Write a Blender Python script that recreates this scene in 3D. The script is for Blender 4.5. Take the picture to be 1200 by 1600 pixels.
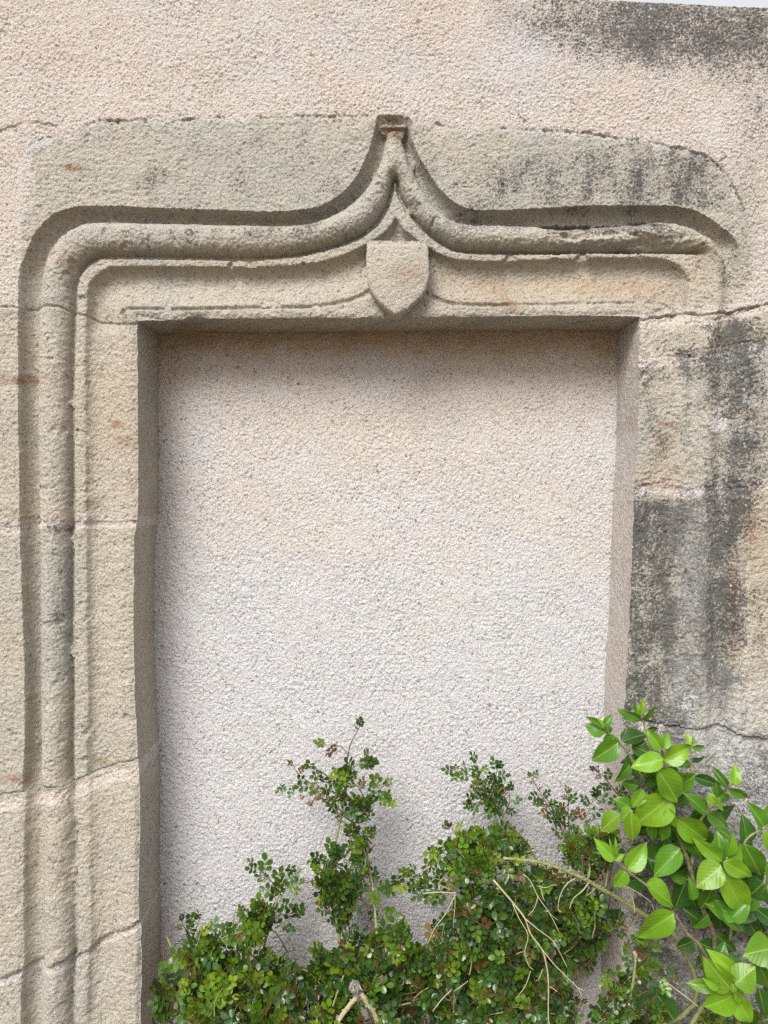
import bpy, math, random
import numpy as np
from mathutils import Matrix, Vector

# ------------------------------------------------------------------ clear
for o in list(bpy.data.objects):
    bpy.data.objects.remove(o)
scn = bpy.context.scene
COL = scn.collection

# measures: the wall's face lies in the plane Y = 0; one "unit" of the survey grid is 1.25 mm
S = 0.00125          # metres per survey unit
D = 1.5              # camera to wall face
CX, CY = 605.0, 760.0
Z0 = 0.40


def WX(u):
    return (u - 600.0) * S


def WZ(v):
    return (1600.0 - v) * S + Z0


# ------------------------------------------------------------------ camera
cam_d = bpy.data.cameras.new('camera')
cam = bpy.data.objects.new('camera', cam_d)
COL.objects.link(cam)
cam.location = (WX(CX), -D, WZ(CY))
cam.rotation_euler = (math.radians(90), 0, 0)
cam_d.sensor_fit = 'VERTICAL'
cam_d.sensor_height = 36
cam_d.lens = 36 * D / (1600 * S)
cam_d.shift_x = (600 - CX) / 1600
cam_d.shift_y = -(800 - CY) / 1600
cam_d.clip_start = 0.02
cam_d.clip_end = 500
scn.camera = cam

# ------------------------------------------------------------------ light
SUN_FROM = Vector((-0.31, -0.78, 0.78)).normalized()
world = bpy.data.worlds.new('World')
scn.world = world
world.use_nodes = True
wn = world.node_tree
wn.nodes.clear()
wo = wn.nodes.new('ShaderNodeOutputWorld')
wb = wn.nodes.new('ShaderNodeBackground')
wb.inputs['Strength'].default_value = 0.08
sky = wn.nodes.new('ShaderNodeTexSky')
sky.sky_type = 'NISHITA'
sky.sun_disc = False
sky.sun_elevation = math.asin(SUN_FROM.z)
sky.sun_rotation = math.atan2(SUN_FROM.x, SUN_FROM.y)
sky.air_density = 1.0
sky.dust_density = 4.0
sky.ozone_density = 1.0
hs = wn.nodes.new('ShaderNodeHueSaturation')
hs.inputs['Saturation'].default_value = 0.22
wn.links.new(sky.outputs[0], hs.inputs['Color'])
cl = wn.nodes.new('ShaderNodeMix')            # an even veil of pale cloud over the whole sky
cl.data_type = 'RGBA'
cl.inputs[0].default_value = 0.6
cl.inputs[7].default_value = (4.6, 4.65, 4.75, 1)
wn.links.new(hs.outputs[0], cl.inputs[6])
wn.links.new(cl.outputs[2], wb.inputs['Color'])
wn.links.new(wb.outputs[0], wo.inputs['Surface'])

sun_d = bpy.data.lights.new('sun', 'SUN')
sun_d.energy = 1.5
sun_d.angle = math.radians(28)
sun_d.color = (1.0, 0.975, 0.935)
sun = bpy.data.objects.new('sun', sun_d)
COL.objects.link(sun)
sun.rotation_euler = (-SUN_FROM).to_track_quat('-Z', 'Y').to_euler()

vs = scn.view_settings
vs.view_transform = 'Standard'
vs.look = 'None'
vs.gamma = 1.0
vs.use_curve_mapping = False
vs.exposure = 1.42
scn.cycles.use_denoising = False      # keep the stone's grain


# ------------------------------------------------------------------ numeric helpers
def perlin(x, y, seed):
    r = np.random.RandomState(seed)
    perm = r.permutation(256)
    perm = np.concatenate([perm, perm])
    ang = r.rand(256) * 2 * np.pi
    gx, gy = np.cos(ang), np.sin(ang)
    xi = np.floor(x).astype(int)
    yi = np.floor(y).astype(int)
    xf, yf = x - xi, y - yi
    xi &= 255
    yi &= 255
    u = xf * xf * xf * (xf * (xf * 6 - 15) + 10)
    v = yf * yf * yf * (yf * (yf * 6 - 15) + 10)

    def g(ix, iy, dx, dy):
        h = perm[perm[ix & 255] + (iy & 255)]
        return gx[h] * dx + gy[h] * dy
    a = g(xi, yi, xf, yf)
    b = g(xi + 1, yi, xf - 1, yf)
    c = g(xi, yi + 1, xf, yf - 1)
    d = g(xi + 1, yi + 1, xf - 1, yf - 1)
    return (a + u * (b - a) + v * ((c + u * (d - c)) - (a + u * (b - a)))) * 1.5


def fbm(x, y, wl, octaves, seed, gain=0.5):
    t, a, n = 0.0, 1.0, 0.0
    for k in range(octaves):
        t = t + a * perlin(x / wl + 17.3 * k, y / wl - 9.1 * k, seed + k)
        n += a
        a *= gain
        wl *= 0.5
    return t / n


def sst(a, b, x):
    t = np.clip((x - a) / (b - a), 0, 1)
    return t * t * (3 - 2 * t)


def inside(poly, x, y):
    r = np.zeros(x.shape, bool)
    n = len(poly)
    for i in range(n):
        x0, y0 = poly[i]
        x1, y1 = poly[(i + 1) % n]
        if y0 == y1:
            continue
        c = (y0 > y) != (y1 > y)
        r ^= c & (x < (x1 - x0) * (y - y0) / (y1 - y0) + x0)
    return r


def dist(line, x, y):
    best = np.full(x.shape, 1e9)
    for (x0, y0), (x1, y1) in zip(line[:-1], line[1:]):
        dx, dy = x1 - x0, y1 - y0
        L = dx * dx + dy * dy + 1e-9
        t = np.clip(((x - x0) * dx + (y - y0) * dy) / L, 0, 1)
        ex, ey = x - x0 - t * dx, y - y0 - t * dy
        np.minimum(best, ex * ex + ey * ey, out=best)
    return np.sqrt(best)


def blur(a, n):
    for ax in (0, 1):
        for rep_ in range(2):
            c = np.cumsum(np.concatenate([np.repeat(a.take([0], ax), n + 1, ax), a, np.repeat(a.take([-1], ax), n, ax)], ax), ax)
            w = 2 * n + 1
            sl1 = [slice(None)] * 2
            sl0 = [slice(None)] * 2
            sl1[ax] = slice(w, None)
            sl0[ax] = slice(0, -w)
            a = (c[tuple(sl1)] - c[tuple(sl0)]) / w
    return a


def blob(x, y, cx, cy, rx, ry):
    return np.exp(-(((x - cx) / rx) ** 2 + ((y - cy) / ry) ** 2))


def smooth_line(pts, n=4):
    """Catmull-Rom through the points (2-D or 3-D)."""
    p = [np.array(q, float) for q in pts]
    if len(p) < 3:
        return [tuple(q) for q in p]
    e = [2 * p[0] - p[1]] + p + [2 * p[-1] - p[-2]]
    out = []
    for i in range(1, len(e) - 2):
        a, b, c, d = e[i - 1], e[i], e[i + 1], e[i + 2]
        for k in range(n):
            t = k / n
            out.append(tuple(0.5 * ((2 * b) + (c - a) * t + (2 * a - 5 * b + 4 * c - d) * t * t + (3 * b - a - 3 * c + d) * t ** 3)))
    out.append(tuple(p[-1]))
    return out


# ------------------------------------------------------------------ object helpers
def link(o, parent=None, base=None):
    COL.objects.link(o)
    if parent is not None:
        o.parent = parent
        b = parent.get('_base')
        if b is not None:
            o.matrix_parent_inverse = Matrix.Translation(-Vector(b))
    return o


def empty(name, label, cat, loc, group=None):
    o = bpy.data.objects.new(name, None)
    o.location = loc
    o.empty_display_size = 0.05
    o['_base'] = tuple(loc)
    o['label'] = label
    o['category'] = cat
    o['kind'] = 'thing'
    if group:
        o['group'] = group
    COL.objects.link(o)
    return o


def mesh_np(name, verts, quads, mat, parent=None, normals=None, attrs=None, tris=None, smooth=True):
    me = bpy.data.meshes.new(name)
    verts = np.asarray(verts, np.float32)
    quads = np.asarray(quads, np.int32).reshape(-1, 4) if quads is not None and len(quads) else np.zeros((0, 4), np.int32)
    tr = np.asarray(tris, np.int32).reshape(-1, 3) if tris is not None and len(tris) else np.zeros((0, 3), np.int32)
    nq, nt = len(quads), len(tr)
    me.vertices.add(len(verts))
    me.vertices.foreach_set('co', verts.ravel())
    me.loops.add(nq * 4 + nt * 3)
    me.loops.foreach_set('vertex_index', np.concatenate([quads.ravel(), tr.ravel()]))
    me.polygons.add(nq + nt)
    me.polygons.foreach_set('loop_start', np.concatenate([np.arange(nq) * 4, nq * 4 + np.arange(nt) * 3]).astype(np.int32))
    me.polygons.foreach_set('use_smooth', np.full(nq + nt, smooth))
    me.update(calc_edges=True)
    if attrs:
        for k, a in attrs.items():
            at = me.attributes.new(k, 'FLOAT', 'POINT')
            at.data.foreach_set('value', np.asarray(a, np.float32))
    if normals is not None:
        me.normals_split_custom_set_from_vertices(np.asarray(normals, np.float32))
    me.materials.append(mat)
    o = bpy.data.objects.new(name, me)
    return link(o, parent)


def sub_mesh(name, V, N, A, faces, mat, parent=None):
    idx, inv = np.unique(faces.ravel(), return_inverse=True)
    return mesh_np(name, V[idx], inv.reshape(-1, 4), mat, parent, None if N is None else N[idx], {k: a[idx] for k, a in A.items()})


# ------------------------------------------------------------------ materials
def new_mat(name):
    m = bpy.data.materials.new(name)
    m.use_nodes = True
    nt = m.node_tree
    nt.nodes.clear()
    out = nt.nodes.new('ShaderNodeOutputMaterial')
    b = nt.nodes.new('ShaderNodeBsdfPrincipled')
    nt.links.new(b.outputs[0], out.inputs[0])
    return m, nt, b, out


class NT:
    """small helper to write node trees"""
    def __init__(self, nt):
        self.nt = nt
        self.l = nt.links.new

    def n(self, t, **kw):
        x = self.nt.nodes.new(t)
        for k, v in kw.items():
            setattr(x, k, v)
        return x

    def set(self, inp, v):
        if hasattr(v, 'is_linked') or hasattr(v, 'links'):
            self.l(v, inp)
        else:
            inp.default_value = v

    def noise(self, vec, scale, detail=4, rough=0.55, dist=0.0):
        x = self.n('ShaderNodeTexNoise')
        self.l(vec, x.inputs['Vector'])
        x.inputs['Scale'].default_value = scale
        x.inputs['Detail'].default_value = detail
        x.inputs['Roughness'].default_value = rough
        x.inputs['Distortion'].default_value = dist
        return x.outputs['Fac']

    def math(self, op, a, b=0.0, c=0.0, clamp=False):
        x = self.n('ShaderNodeMath', operation=op)
        x.use_clamp = clamp
        self.set(x.inputs[0], a)
        self.set(x.inputs[1], b)
        if op in ('MULTIPLY_ADD',):
            self.set(x.inputs[2], c)
        return x.outputs[0]

    def ramp(self, v, a, b):
        x = self.n('ShaderNodeMapRange', interpolation_type='SMOOTHSTEP')
        self.set(x.inputs['Value'], v)
        x.inputs['From Min'].default_value = a
        x.inputs['From Max'].default_value = b
        return x.outputs[0]

    def mix(self, f, a, b, blend='MIX'):
        x = self.n('ShaderNodeMix', data_type='RGBA', blend_type=blend)
        self.set(x.inputs[0], f)
        self.set(x.inputs[6], a if hasattr(a, 'links') else (*a, 1) if len(a) == 3 else a)
        self.set(x.inputs[7], b if hasattr(b, 'links') else (*b, 1) if len(b) == 3 else b)
        return x.outputs[2]

    def attr(self, name):
        x = self.n('ShaderNodeAttribute', attribute_name=name)
        return x.outputs['Fac']

    def pos(self):
        return self.n('ShaderNodeNewGeometry').outputs['Position']


def masonry(name, cra=(0.66, 0.575, 0.505), crb=(0.635, 0.62, 0.62), crc=(0.71, 0.65, 0.60)):
    """sandstone, pink render and mortar; the painted-on weathering reads point attributes"""
    m, nt, b, out = new_mat(name)
    k = NT(nt)
    p = k.pos()
    low = k.noise(p, 5.5, 4, 0.6)
    mid = k.noise(p, 38, 4, 0.6)
    fine = k.noise(p, 520, 3, 0.7)
    fine2 = k.noise(p, 235, 3, 0.7)
    tone = k.math('ADD', k.attr('tone'), k.math('MULTIPLY_ADD', low, 1.6, -0.8))
    tf = k.ramp(tone, -0.35, 0.75)
    cs = k.mix(tf, (0.54, 0.488, 0.40), (0.445, 0.44, 0.395))
    cs = k.mix(k.math('MULTIPLY', k.ramp(mid, 0.45, 0.75), 0.55), cs, (0.57, 0.52, 0.44))
    cr = k.mix(tf, cra, crb)
    cr = k.mix(k.math('MULTIPLY', k.ramp(mid, 0.45, 0.75), 0.5), cr, crc)
    pink = k.ramp(k.math('ADD', k.attr('pink'), k.math('ADD', k.math('MULTIPLY_ADD', mid, 0.7, -0.35), k.math('MULTIPLY_ADD', fine2, 0.5, -0.25))), 0.25, 0.75)
    c = k.mix(pink, cs, cr)
    # grain: dark and light mineral specks
    c = k.mix(k.math('MULTIPLY', k.ramp(fine, 0.49, 0.30), 0.62), c, (0.16, 0.135, 0.105))
    c = k.mix(k.math('MULTIPLY', k.ramp(fine, 0.55, 0.72), 0.55), c, (0.80, 0.76, 0.70))
    c = k.mix(k.math('MULTIPLY', k.ramp(fine2, 0.46, 0.28), 0.45), c, (0.20, 0.175, 0.15))
    pit = k.noise(p, 165, 2, 0.6, 0.8)
    c = k.mix(k.math('MULTIPLY', k.ramp(pit, 0.40, 0.31), 0.72), c, (0.12, 0.105, 0.09))
    c = k.mix(k.math('MULTIPLY', k.ramp(pit, 0.60, 0.72), 0.35), c, (0.80, 0.77, 0.72))
    # scattered dark aggregate
    vo = k.n('ShaderNodeTexVoronoi')
    k.l(p, vo.inputs['Vector'])
    vo.inputs['Scale'].default_value = 110
    dots = k.math('MULTIPLY', k.ramp(vo.outputs['Distance'], 0.20, 0.07), 0.75)
    sepc = k.n('ShaderNodeSeparateColor')
    k.l(vo.outputs['Color'], sepc.inputs[0])
    dots = k.math('MULTIPLY', dots, k.ramp(sepc.outputs[0], 0.62, 0.85))
    c = k.mix(dots, c, (0.055, 0.05, 0.05))
    # rust veins
    r = k.math('MULTIPLY', k.attr('rust'), k.ramp(k.math('ADD', k.math('MULTIPLY', fine2, 0.6), k.math('MULTIPLY', mid, 0.5)), 0.38, 0.66))
    c = k.mix(k.math('MULTIPLY', r, 0.85, clamp=True), c, (0.27, 0.125, 0.05))
    # ochre wash; at the panel's top it also carries painted shade
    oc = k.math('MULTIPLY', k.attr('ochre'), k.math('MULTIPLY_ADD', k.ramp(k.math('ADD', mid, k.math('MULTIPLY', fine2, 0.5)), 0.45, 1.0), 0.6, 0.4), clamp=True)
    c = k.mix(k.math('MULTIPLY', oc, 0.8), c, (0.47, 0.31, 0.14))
    # black crust and lichen
    d = k.attr('dirt')
    dd = k.math('ADD', d, k.math('ADD', k.math('MULTIPLY_ADD', fine2, 2.2, -1.1), k.math('ADD', k.math('MULTIPLY_ADD', mid, 0.9, -0.45), k.math('MULTIPLY_ADD', pit, 1.6, -0.8))))
    df = k.math('MULTIPLY', k.ramp(dd, 0.22, 0.85), k.ramp(d, 0.0, 0.3))
    c = k.mix(k.math('MULTIPLY', df, 0.86), c, (0.060, 0.060, 0.058))
    v2 = k.n('ShaderNodeTexVoronoi')
    k.l(p, v2.inputs['Vector'])
    v2.inputs['Scale'].default_value = 130
    s2 = k.n('ShaderNodeSeparateColor')
    k.l(v2.outputs['Color'], s2.inputs[0])
    wl = k.math('MULTIPLY', k.ramp(v2.outputs['Distance'], 0.42, 0.20), k.ramp(s2.outputs[1], 0.84, 0.90))
    wl = k.math('MULTIPLY', wl, k.math('MULTIPLY', k.ramp(d, 0.35, 0.8), k.ramp(mid, 0.42, 0.6)))
    c = k.mix(k.math('MULTIPLY', wl, 0.7), c, (0.72, 0.73, 0.72))
    # pale lichen bloom
    pl = k.math('MULTIPLY', k.attr('pale'), k.ramp(k.math('ADD', fine2, k.math('MULTIPLY', mid, 0.4)), 0.60, 0.84))
    c = k.mix(k.math('MULTIPLY', pl, 0.85, clamp=True), c, (0.66, 0.67, 0.67))
    k.l(c, b.inputs['Base Color'])
    b.inputs['Roughness'].default_value = 0.92
    b.inputs['Specular IOR Level'].default_value = 0.2
    bp = k.n('ShaderNodeBump')
    bp.inputs['Strength'].default_value = 0.9
    bp.inputs['Distance'].default_value = 0.0038
    k.l(k.math('ADD', fine, k.math('ADD', k.math('MULTIPLY', fine2, 1.4), k.math('MULTIPLY', pit, 1.3))), bp.inputs['Height'])
    k.l(bp.outputs[0], b.inputs['Normal'])
    return m


M_STONE = M_RENDER = M_MORTAR = masonry('weathered_masonry')
M_PANEL = masonry('panel_roughcast', (0.71, 0.635, 0.57), (0.675, 0.668, 0.68), (0.75, 0.70, 0.66))


def leaf_mat(name, rough=0.38, veins=False, trans=0.22, mass=False):
    m, nt, b, out = new_mat(name)
    k = NT(nt)
    oi = k.n('ShaderNodeObjectInfo')
    tc = k.n('ShaderNodeTexCoord')
    p = k.pos()
    nz = k.noise(p, 60 if veins else 160, 4)
    lc = k.n('ShaderNodeVertexColor', layer_name='leaf_colour').outputs[0] if mass else oi.outputs['Color']
    c = k.mix(k.math('MULTIPLY', k.ramp(nz, 0.3, 0.75), 0.35), lc, (0.5, 0.6, 0.3), 'MULTIPLY')
    hgt = None
    if veins:
        sx = k.n('ShaderNodeSeparateXYZ')
        k.l(tc.outputs['Object'], sx.inputs[0])
        ax = k.math('ABSOLUTE', sx.outputs[0])
        ph = k.math('MULTIPLY', k.math('SUBTRACT', sx.outputs[1], k.math('MULTIPLY', k.math('POWER', ax, 0.8), 0.85)), 40.0)
        sv = k.math('SINE', ph)
        vein = k.ramp(sv, 0.82, 1.0)
        rib = k.ramp(ax, 0.032, 0.008)
        f = k.math('MAXIMUM', k.math('MULTIPLY', vein, 0.07), k.math('MULTIPLY', rib, 0.5))
        c = k.mix(f, c, (0.34, 0.46, 0.12))
        br = k.math('MULTIPLY', k.ramp(k.math('ADD', k.noise(p, 45, 3), k.math('MULTIPLY', sx.outputs[1], 0.22)), 0.80, 0.90), 0.75)
        c = k.mix(br, c, (0.20, 0.15, 0.04))
        hgt = k.math('SUBTRACT', k.math('MULTIPLY', sv, -0.5), k.math('MULTIPLY', rib, 1.2))
    k.l(c, b.inputs['Base Color'])
    b.inputs['Roughness'].default_value = rough
    b.inputs['Specular IOR Level'].default_value = 0.38
    bp = k.n('ShaderNodeBump')
    bp.inputs['Strength'].default_value = 0.10 if veins else 0.3
    bp.inputs['Distance'].default_value = 0.002
    k.l(hgt if hgt is not None else nz, bp.inputs['Height'])
    k.l(bp.outputs[0], b.inputs['Normal'])
    tr = k.n('ShaderNodeBsdfTranslucent')
    k.l(k.mix(0.5, c, (0.30, 0.42, 0.03)), tr.inputs['Color'])
    mx = k.n('ShaderNodeMixShader')
    mx.inputs[0].default_value = trans
    k.l(b.outputs[0], mx.inputs[1])
    k.l(tr.outputs[0], mx.inputs[2])
    k.l(mx.outputs[0], out.inputs[0])
    return m


def plain_mat(name, a, bcol, scale=120, rough=0.7, bump=0.4):
    m, nt, b, out = new_mat(name)
    k = NT(nt)
    nz = k.noise(k.pos(), scale, 4, 0.65)
    k.l(k.mix(k.ramp(nz, 0.3, 0.7), a, bcol), b.inputs['Base Color'])
    b.inputs['Roughness'].default_value = rough
    bp = k.n('ShaderNodeBump')
    bp.inputs['Strength'].default_value = bump
    bp.inputs['Distance'].default_value = 0.0015
    k.l(nz, bp.inputs['Height'])
    k.l(bp.outputs[0], b.inputs['Normal'])
    return m


M_ROSE = leaf_mat('rose_leaf', 0.24, trans=0.07)
M_ROSE_MASS = leaf_mat('rose_leaf_mass', 0.24, trans=0.07, mass=True)
M_SHRUB = leaf_mat('shrub_leaf', 0.33, True, 0.2)
M_CANE = plain_mat('green_cane', (0.17, 0.20, 0.07), (0.30, 0.30, 0.13))
M_TWIG = plain_mat('dry_twig', (0.47, 0.43, 0.27), (0.36, 0.33, 0.18))
M_REDTWIG = plain_mat('red_twig', (0.13, 0.045, 0.025), (0.10, 0.08, 0.03))
M_BARK = plain_mat('brown_bark', (0.12, 0.085, 0.05), (0.24, 0.20, 0.12))
M_DRY = plain_mat('dried_flower', (0.10, 0.075, 0.055), (0.34, 0.25, 0.17))
M_WOODEND = plain_mat('weathered_wood', (0.13, 0.12, 0.11), (0.36, 0.33, 0.29), 200)
M_SOIL = plain_mat('soil', (0.10, 0.07, 0.04), (0.17, 0.125, 0.075), 30, 0.95, 0.8)

# ------------------------------------------------------------------ the ground
gn = 40
gx, gy = np.meshgrid(np.linspace(-30, 30, gn), np.linspace(-30, 30, gn))
gz = -0.012 + 0.010 * fbm(gx * 10, gy * 10, 14, 3, 91)
GV = np.stack([gx, gy, gz], -1).reshape(-1, 3)
ii = np.arange(gn * gn).reshape(gn, gn)
ground = mesh_np('ground', GV, np.stack([ii[:-1, :-1], ii[:-1, 1:], ii[1:, 1:], ii[1:, :-1]], -1).reshape(-1, 4), M_SOIL)
ground['kind'] = 'structure'
ground['label'] = 'bare brown earth at the foot of the wall'

# ------------------------------------------------------------------ mouldings: plan of the carved lines
L_EDGE = [(214, 490), (215, 600), (216, 760), (214, 812), (209, 840), (208, 930), (208, 1010), (210, 1100), (214, 1160), (214, 1195),
          (218, 1225), (218, 1280), (216, 1400), (216, 1435), (219, 1455), (219, 1540), (218, 1620), (218, 1950)]
R_EDGE = [(1000, 490), (998, 560), (997, 640), (993, 740), (991, 762), (990, 800), (986, 900), (983, 980), (977, 1080), (974, 1120), (976, 1150), (974, 1300),
          (972, 1420), (970, 1620), (970, 1950)]
S_EDGE = [(214, 501), (260, 500), (284, 499), (296, 494), (312, 494), (326, 498), (400, 497), (617, 496), (800, 494), (930, 493), (1000, 496)]

C18 = [(208, 1950), (207, 1620), (206, 1450), (207, 1240), (198, 1100), (193, 930), (198, 830), (206, 780), (205, 600), (200, 510), (190, 484), (230, 482), (300, 482), (400, 480),
       (483, 479), (527, 473), (553, 465), (573, 455), (595, 440), (617, 432), (640, 440), (665, 455), (677, 463), (693, 470), (720, 475), (800, 476), (900, 475), (1000, 473),
       (1030, 472), (1050, 486), (1012, 520), (1008, 800), (1000, 1200), (998, 1950)]
C82 = [(140, 1950), (139, 1620), (140, 1400), (137, 1240), (139, 1100), (137, 930), (136, 800), (134, 600), (136, 483), (138, 450), (147, 433), (167, 420), (187, 417), (300, 417), (400, 418),
       (483, 413), (527, 403), (560, 388), (580, 377), (597, 367), (610, 353), (618, 341), (630, 357), (647, 370), (673, 388), (693, 400), (720, 407), (800, 408), (1000, 403),
       (1047, 408), (1067, 420), (1075, 437), (1074, 470), (1064, 560), (1062, 760), (1056, 900), (1052, 1200), (1052, 1950)]
C97 = [(120, 1950), (119, 1620), (120, 1400), (117, 1240), (118, 1100), (116, 930), (117, 800), (116, 600), (120, 480), (121, 445), (132, 423), (150, 410), (173, 405), (300, 406), (400, 407),
       (467, 401), (517, 390), (550, 379), (573, 366), (593, 348), (607, 325), (614, 302), (617, 284), (622, 308), (640, 337), (663, 363), (690, 383), (720, 395), (800, 398), (950, 397),
       (1083, 397), (1098, 410), (1100, 470), (1080, 560), (1076, 760), (1070, 900), (1068, 1200), (1066, 1950)]
C152 = [(69, 1950), (68, 1620), (68, 1400), (69, 1240), (67, 1200), (66, 1000), (64, 840), (61, 700), (61, 500), (63, 477), (67, 433), (77, 397), (97, 370), (127, 352), (167, 348), (300, 351), (400, 353),
        (467, 352), (500, 346), (533, 331), (560, 309), (580, 283), (592, 258), (600, 230), (607, 202), (615, 196), (625, 202), (633, 237), (643, 263), (657, 293), (677, 323), (700, 342), (727, 351), (800, 353),
        (950, 352), (1017, 346), (1067, 350), (1088, 364), (1112, 384), (1124, 420), (1126, 480), (1116, 560), (1112, 760), (1108, 900), (1108, 1200), (1106, 1950)]
C183 = [(36, 1950), (35, 1620), (35, 1480), (36, 1300), (41, 1100), (35, 900), (32, 800), (31, 700), (29, 500), (30, 483), (30, 433), (40, 397), (57, 363), (83, 335), (117, 325), (150, 323), (300, 328), (400, 332),
        (450, 330), (493, 325), (520, 313), (540, 297), (557, 277), (570, 253), (582, 222), (590, 190), (593, 182), (640, 184), (642, 213), (653, 243), (673, 277), (693, 303), (720, 322), (750, 329), (800, 329),
        (900, 324), (1033, 322), (1067, 325), (1093, 333), (1120, 350), (1143, 370), (1158, 400), (1162, 480), (1150, 560), (1148, 760), (1145, 900), (1145, 1200), (1144, 1950)]


def reline(c, depth):
    """the survey read each line through perspective; bring it back to the wall's own scale at its depth"""
    f = 1 + depth * S / D
    return [(CX + (x - CX) * f, CY + (y - CY) * f) for x, y in c]


L_EDGE, R_EDGE, S_EDGE = reline(L_EDGE, 20), reline(R_EDGE, 20), reline(S_EDGE, 20)
CT = [reline(smooth_line(c, 3), d) for c, d in ((C18, 21), (C82, 16), (C97, 17), (C152, 22), (C183, 0))]
C0 = [L_EDGE[-1]] + L_EDGE[::-1] + S_EDGE[1:-1] + R_EDGE
CT = [C0] + CT


def profile(x, y):
    """height (survey units, + towards the viewer), the zone number and the across-moulding coordinate"""
    ds = [dist(c, x, y) for c in CT]
    ins = [inside(c, x, y) for c in CT]
    h = np.zeros(x.shape)
    tt = np.full(x.shape, 200.0)
    zone = np.zeros(x.shape, int)
    T = [0, 18, 82, 97, 152, 183]
    done = ins[0].copy()
    h[done] = -19
    zone[done] = 1
    tt[done] = 0
    for k in range(5):
        m = ins[k + 1] & ~done
        done |= ins[k + 1]
        u = ds[k] / (ds[k] + ds[k + 1] + 1e-6)
        if k == 0:
            lt = sst(520, 496, y)
            hh = -17 - 3 * (1 - lt) - 12 * lt * sst(0.74, 0.94, u)
        elif k == 1:
            hh = np.where(u < 0.70, -29 + 6 * sst(0, 0.07, u) - 14 * np.sin(np.clip(u / 0.70, 0, 1) * np.pi / 2) ** 1.4, 0)
            v = np.clip((u - 0.70) / 0.30, 0, 1)
            hh = hh * lt + (1 - lt) * (-20 - 9 * np.sin(np.clip(u / 0.70, 0, 1) * np.pi / 2) ** 1.6)
            hh = np.where(u >= 0.70, -29 - 8 * lt + (14 + 8 * lt) * (1 - np.sqrt(np.clip(1 - v ** 2, 0, 1))) , hh)
        elif k == 2:
            hh = -15 - 2.0 * (np.abs(u - 0.5) * 2) ** 4
        elif k == 3:
            q = np.clip((u - 0.57) / 0.43, -1, 1)
            hh = -29 + 31 * np.sqrt(np.clip(1 - q * q, 0, 1))
            hh = np.where(u < 0.10, np.minimum(hh, -29 + 14 * sst(0.06, 0.0, u)), hh)
        else:
            hh = -29 + 29 * (1 - np.sqrt(np.clip(1 - np.clip(u, 0, 1) ** 2.6, 0, 1)))
        h[m] = hh[m]
        tt[m] = (T[k] + (T[k + 1] - T[k]) * u)[m]
        zone[m] = k + 1
    return h, zone, tt


# ------------------------------------------------------------------ the survey grid of the whole wall face
STEP = 1.65
XL = lambda y: np.interp(y, [p[1] for p in L_EDGE], [p[0] for p in L_EDGE])
XR = lambda y: np.interp(y, [p[1] for p in R_EDGE], [p[0] for p in R_EDGE])
YS = lambda x: np.interp(x, [p[0] for p in S_EDGE], [p[1] for p in S_EDGE])
YTOP = lambda x: -41.5 + 0.0446 * x
nA, nB, nC, nD, nE = 24, int(230 / STEP), int(790 / STEP), int(225 / STEP), 24
rA, rB, rC = int(540 / STEP), int(1125 / STEP), 40
ci = np.arange(nA + nB + nC + nD + nE + 1)
ri = np.arange(rA + rB + rC + 1)
kc = np.cumsum([0, nA, nB, nC, nD, nE])
kr = np.cumsum([0, rA, rB, rC])
NR, NC = len(ri), len(ci)
y0 = np.interp(ri, kr, [-20, 496, 1620, 1925])
ydist = perlin(np.zeros(NR), y0 / 23.0, 3) * 1.4 + perlin(np.zeros(NR) + 5, y0 / 7.0, 4) * 0.7
Xg = np.zeros((NR, NC))
Yg = np.zeros((NR, NC))
for r in range(NR):
    Xg[r] = np.interp(ci, kc, [-520, -20, XL(max(y0[r], 497)) + ydist[r], XR(max(y0[r], 497)) - ydist[r], 1222, 1720])
for c in range(NC):
    xm = Xg[rA, c]
    e = 0.8 * perlin(np.array([xm / 21.0]), np.array([0.5]), 8)[0] + 0.5 * perlin(np.array([xm / 6.0]), np.array([0.5]), 9)[0]
    Yg[:, c] = np.interp(ri, kr, [YTOP(xm), YS(xm) + e, 1620, 1925])

# wavering of hand-cut lines
wx = 1.3 * fbm(Xg, Yg, 140, 2, 21) + 0.55 * perlin(Xg / 14, Yg / 14, 25) + 0.55 * perlin(Xg / 6, Yg / 6, 26)
wy = 1.3 * fbm(Xg, Yg, 140, 2, 31) + 0.55 * perlin(Xg / 14, Yg / 14, 35) + 0.55 * perlin(Xg / 6, Yg / 6, 36)
left_low = sst(1205, 1260, Yg) * (Xg < 400)
for (a_, b_), off in zip((([-60, 250], [824, 812]), ([-60, 0, 70, 120, 260], [1248, 1245, 1234, 1224, 1178]), ([-60, 0, 62, 130, 240], [1538, 1530, 1512, 1497, 1440])), (1.6, -3.4, 3.2)):
    wx = wx + off * (Xg < 400) * sst(-4, 4, Yg - np.interp(Xg, a_, b_)) * sst(214, 190, Xg)
H, ZONE, TT = profile(Xg + wx * (1 + 0.5 * left_low), Yg + wy)

chips = sst(0.26, 0.40, fbm(Xg, Yg, 30, 3, 47))
H = H + (blur(H, 4) - 1.5 - H) * chips * (ZONE > 0)
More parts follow.
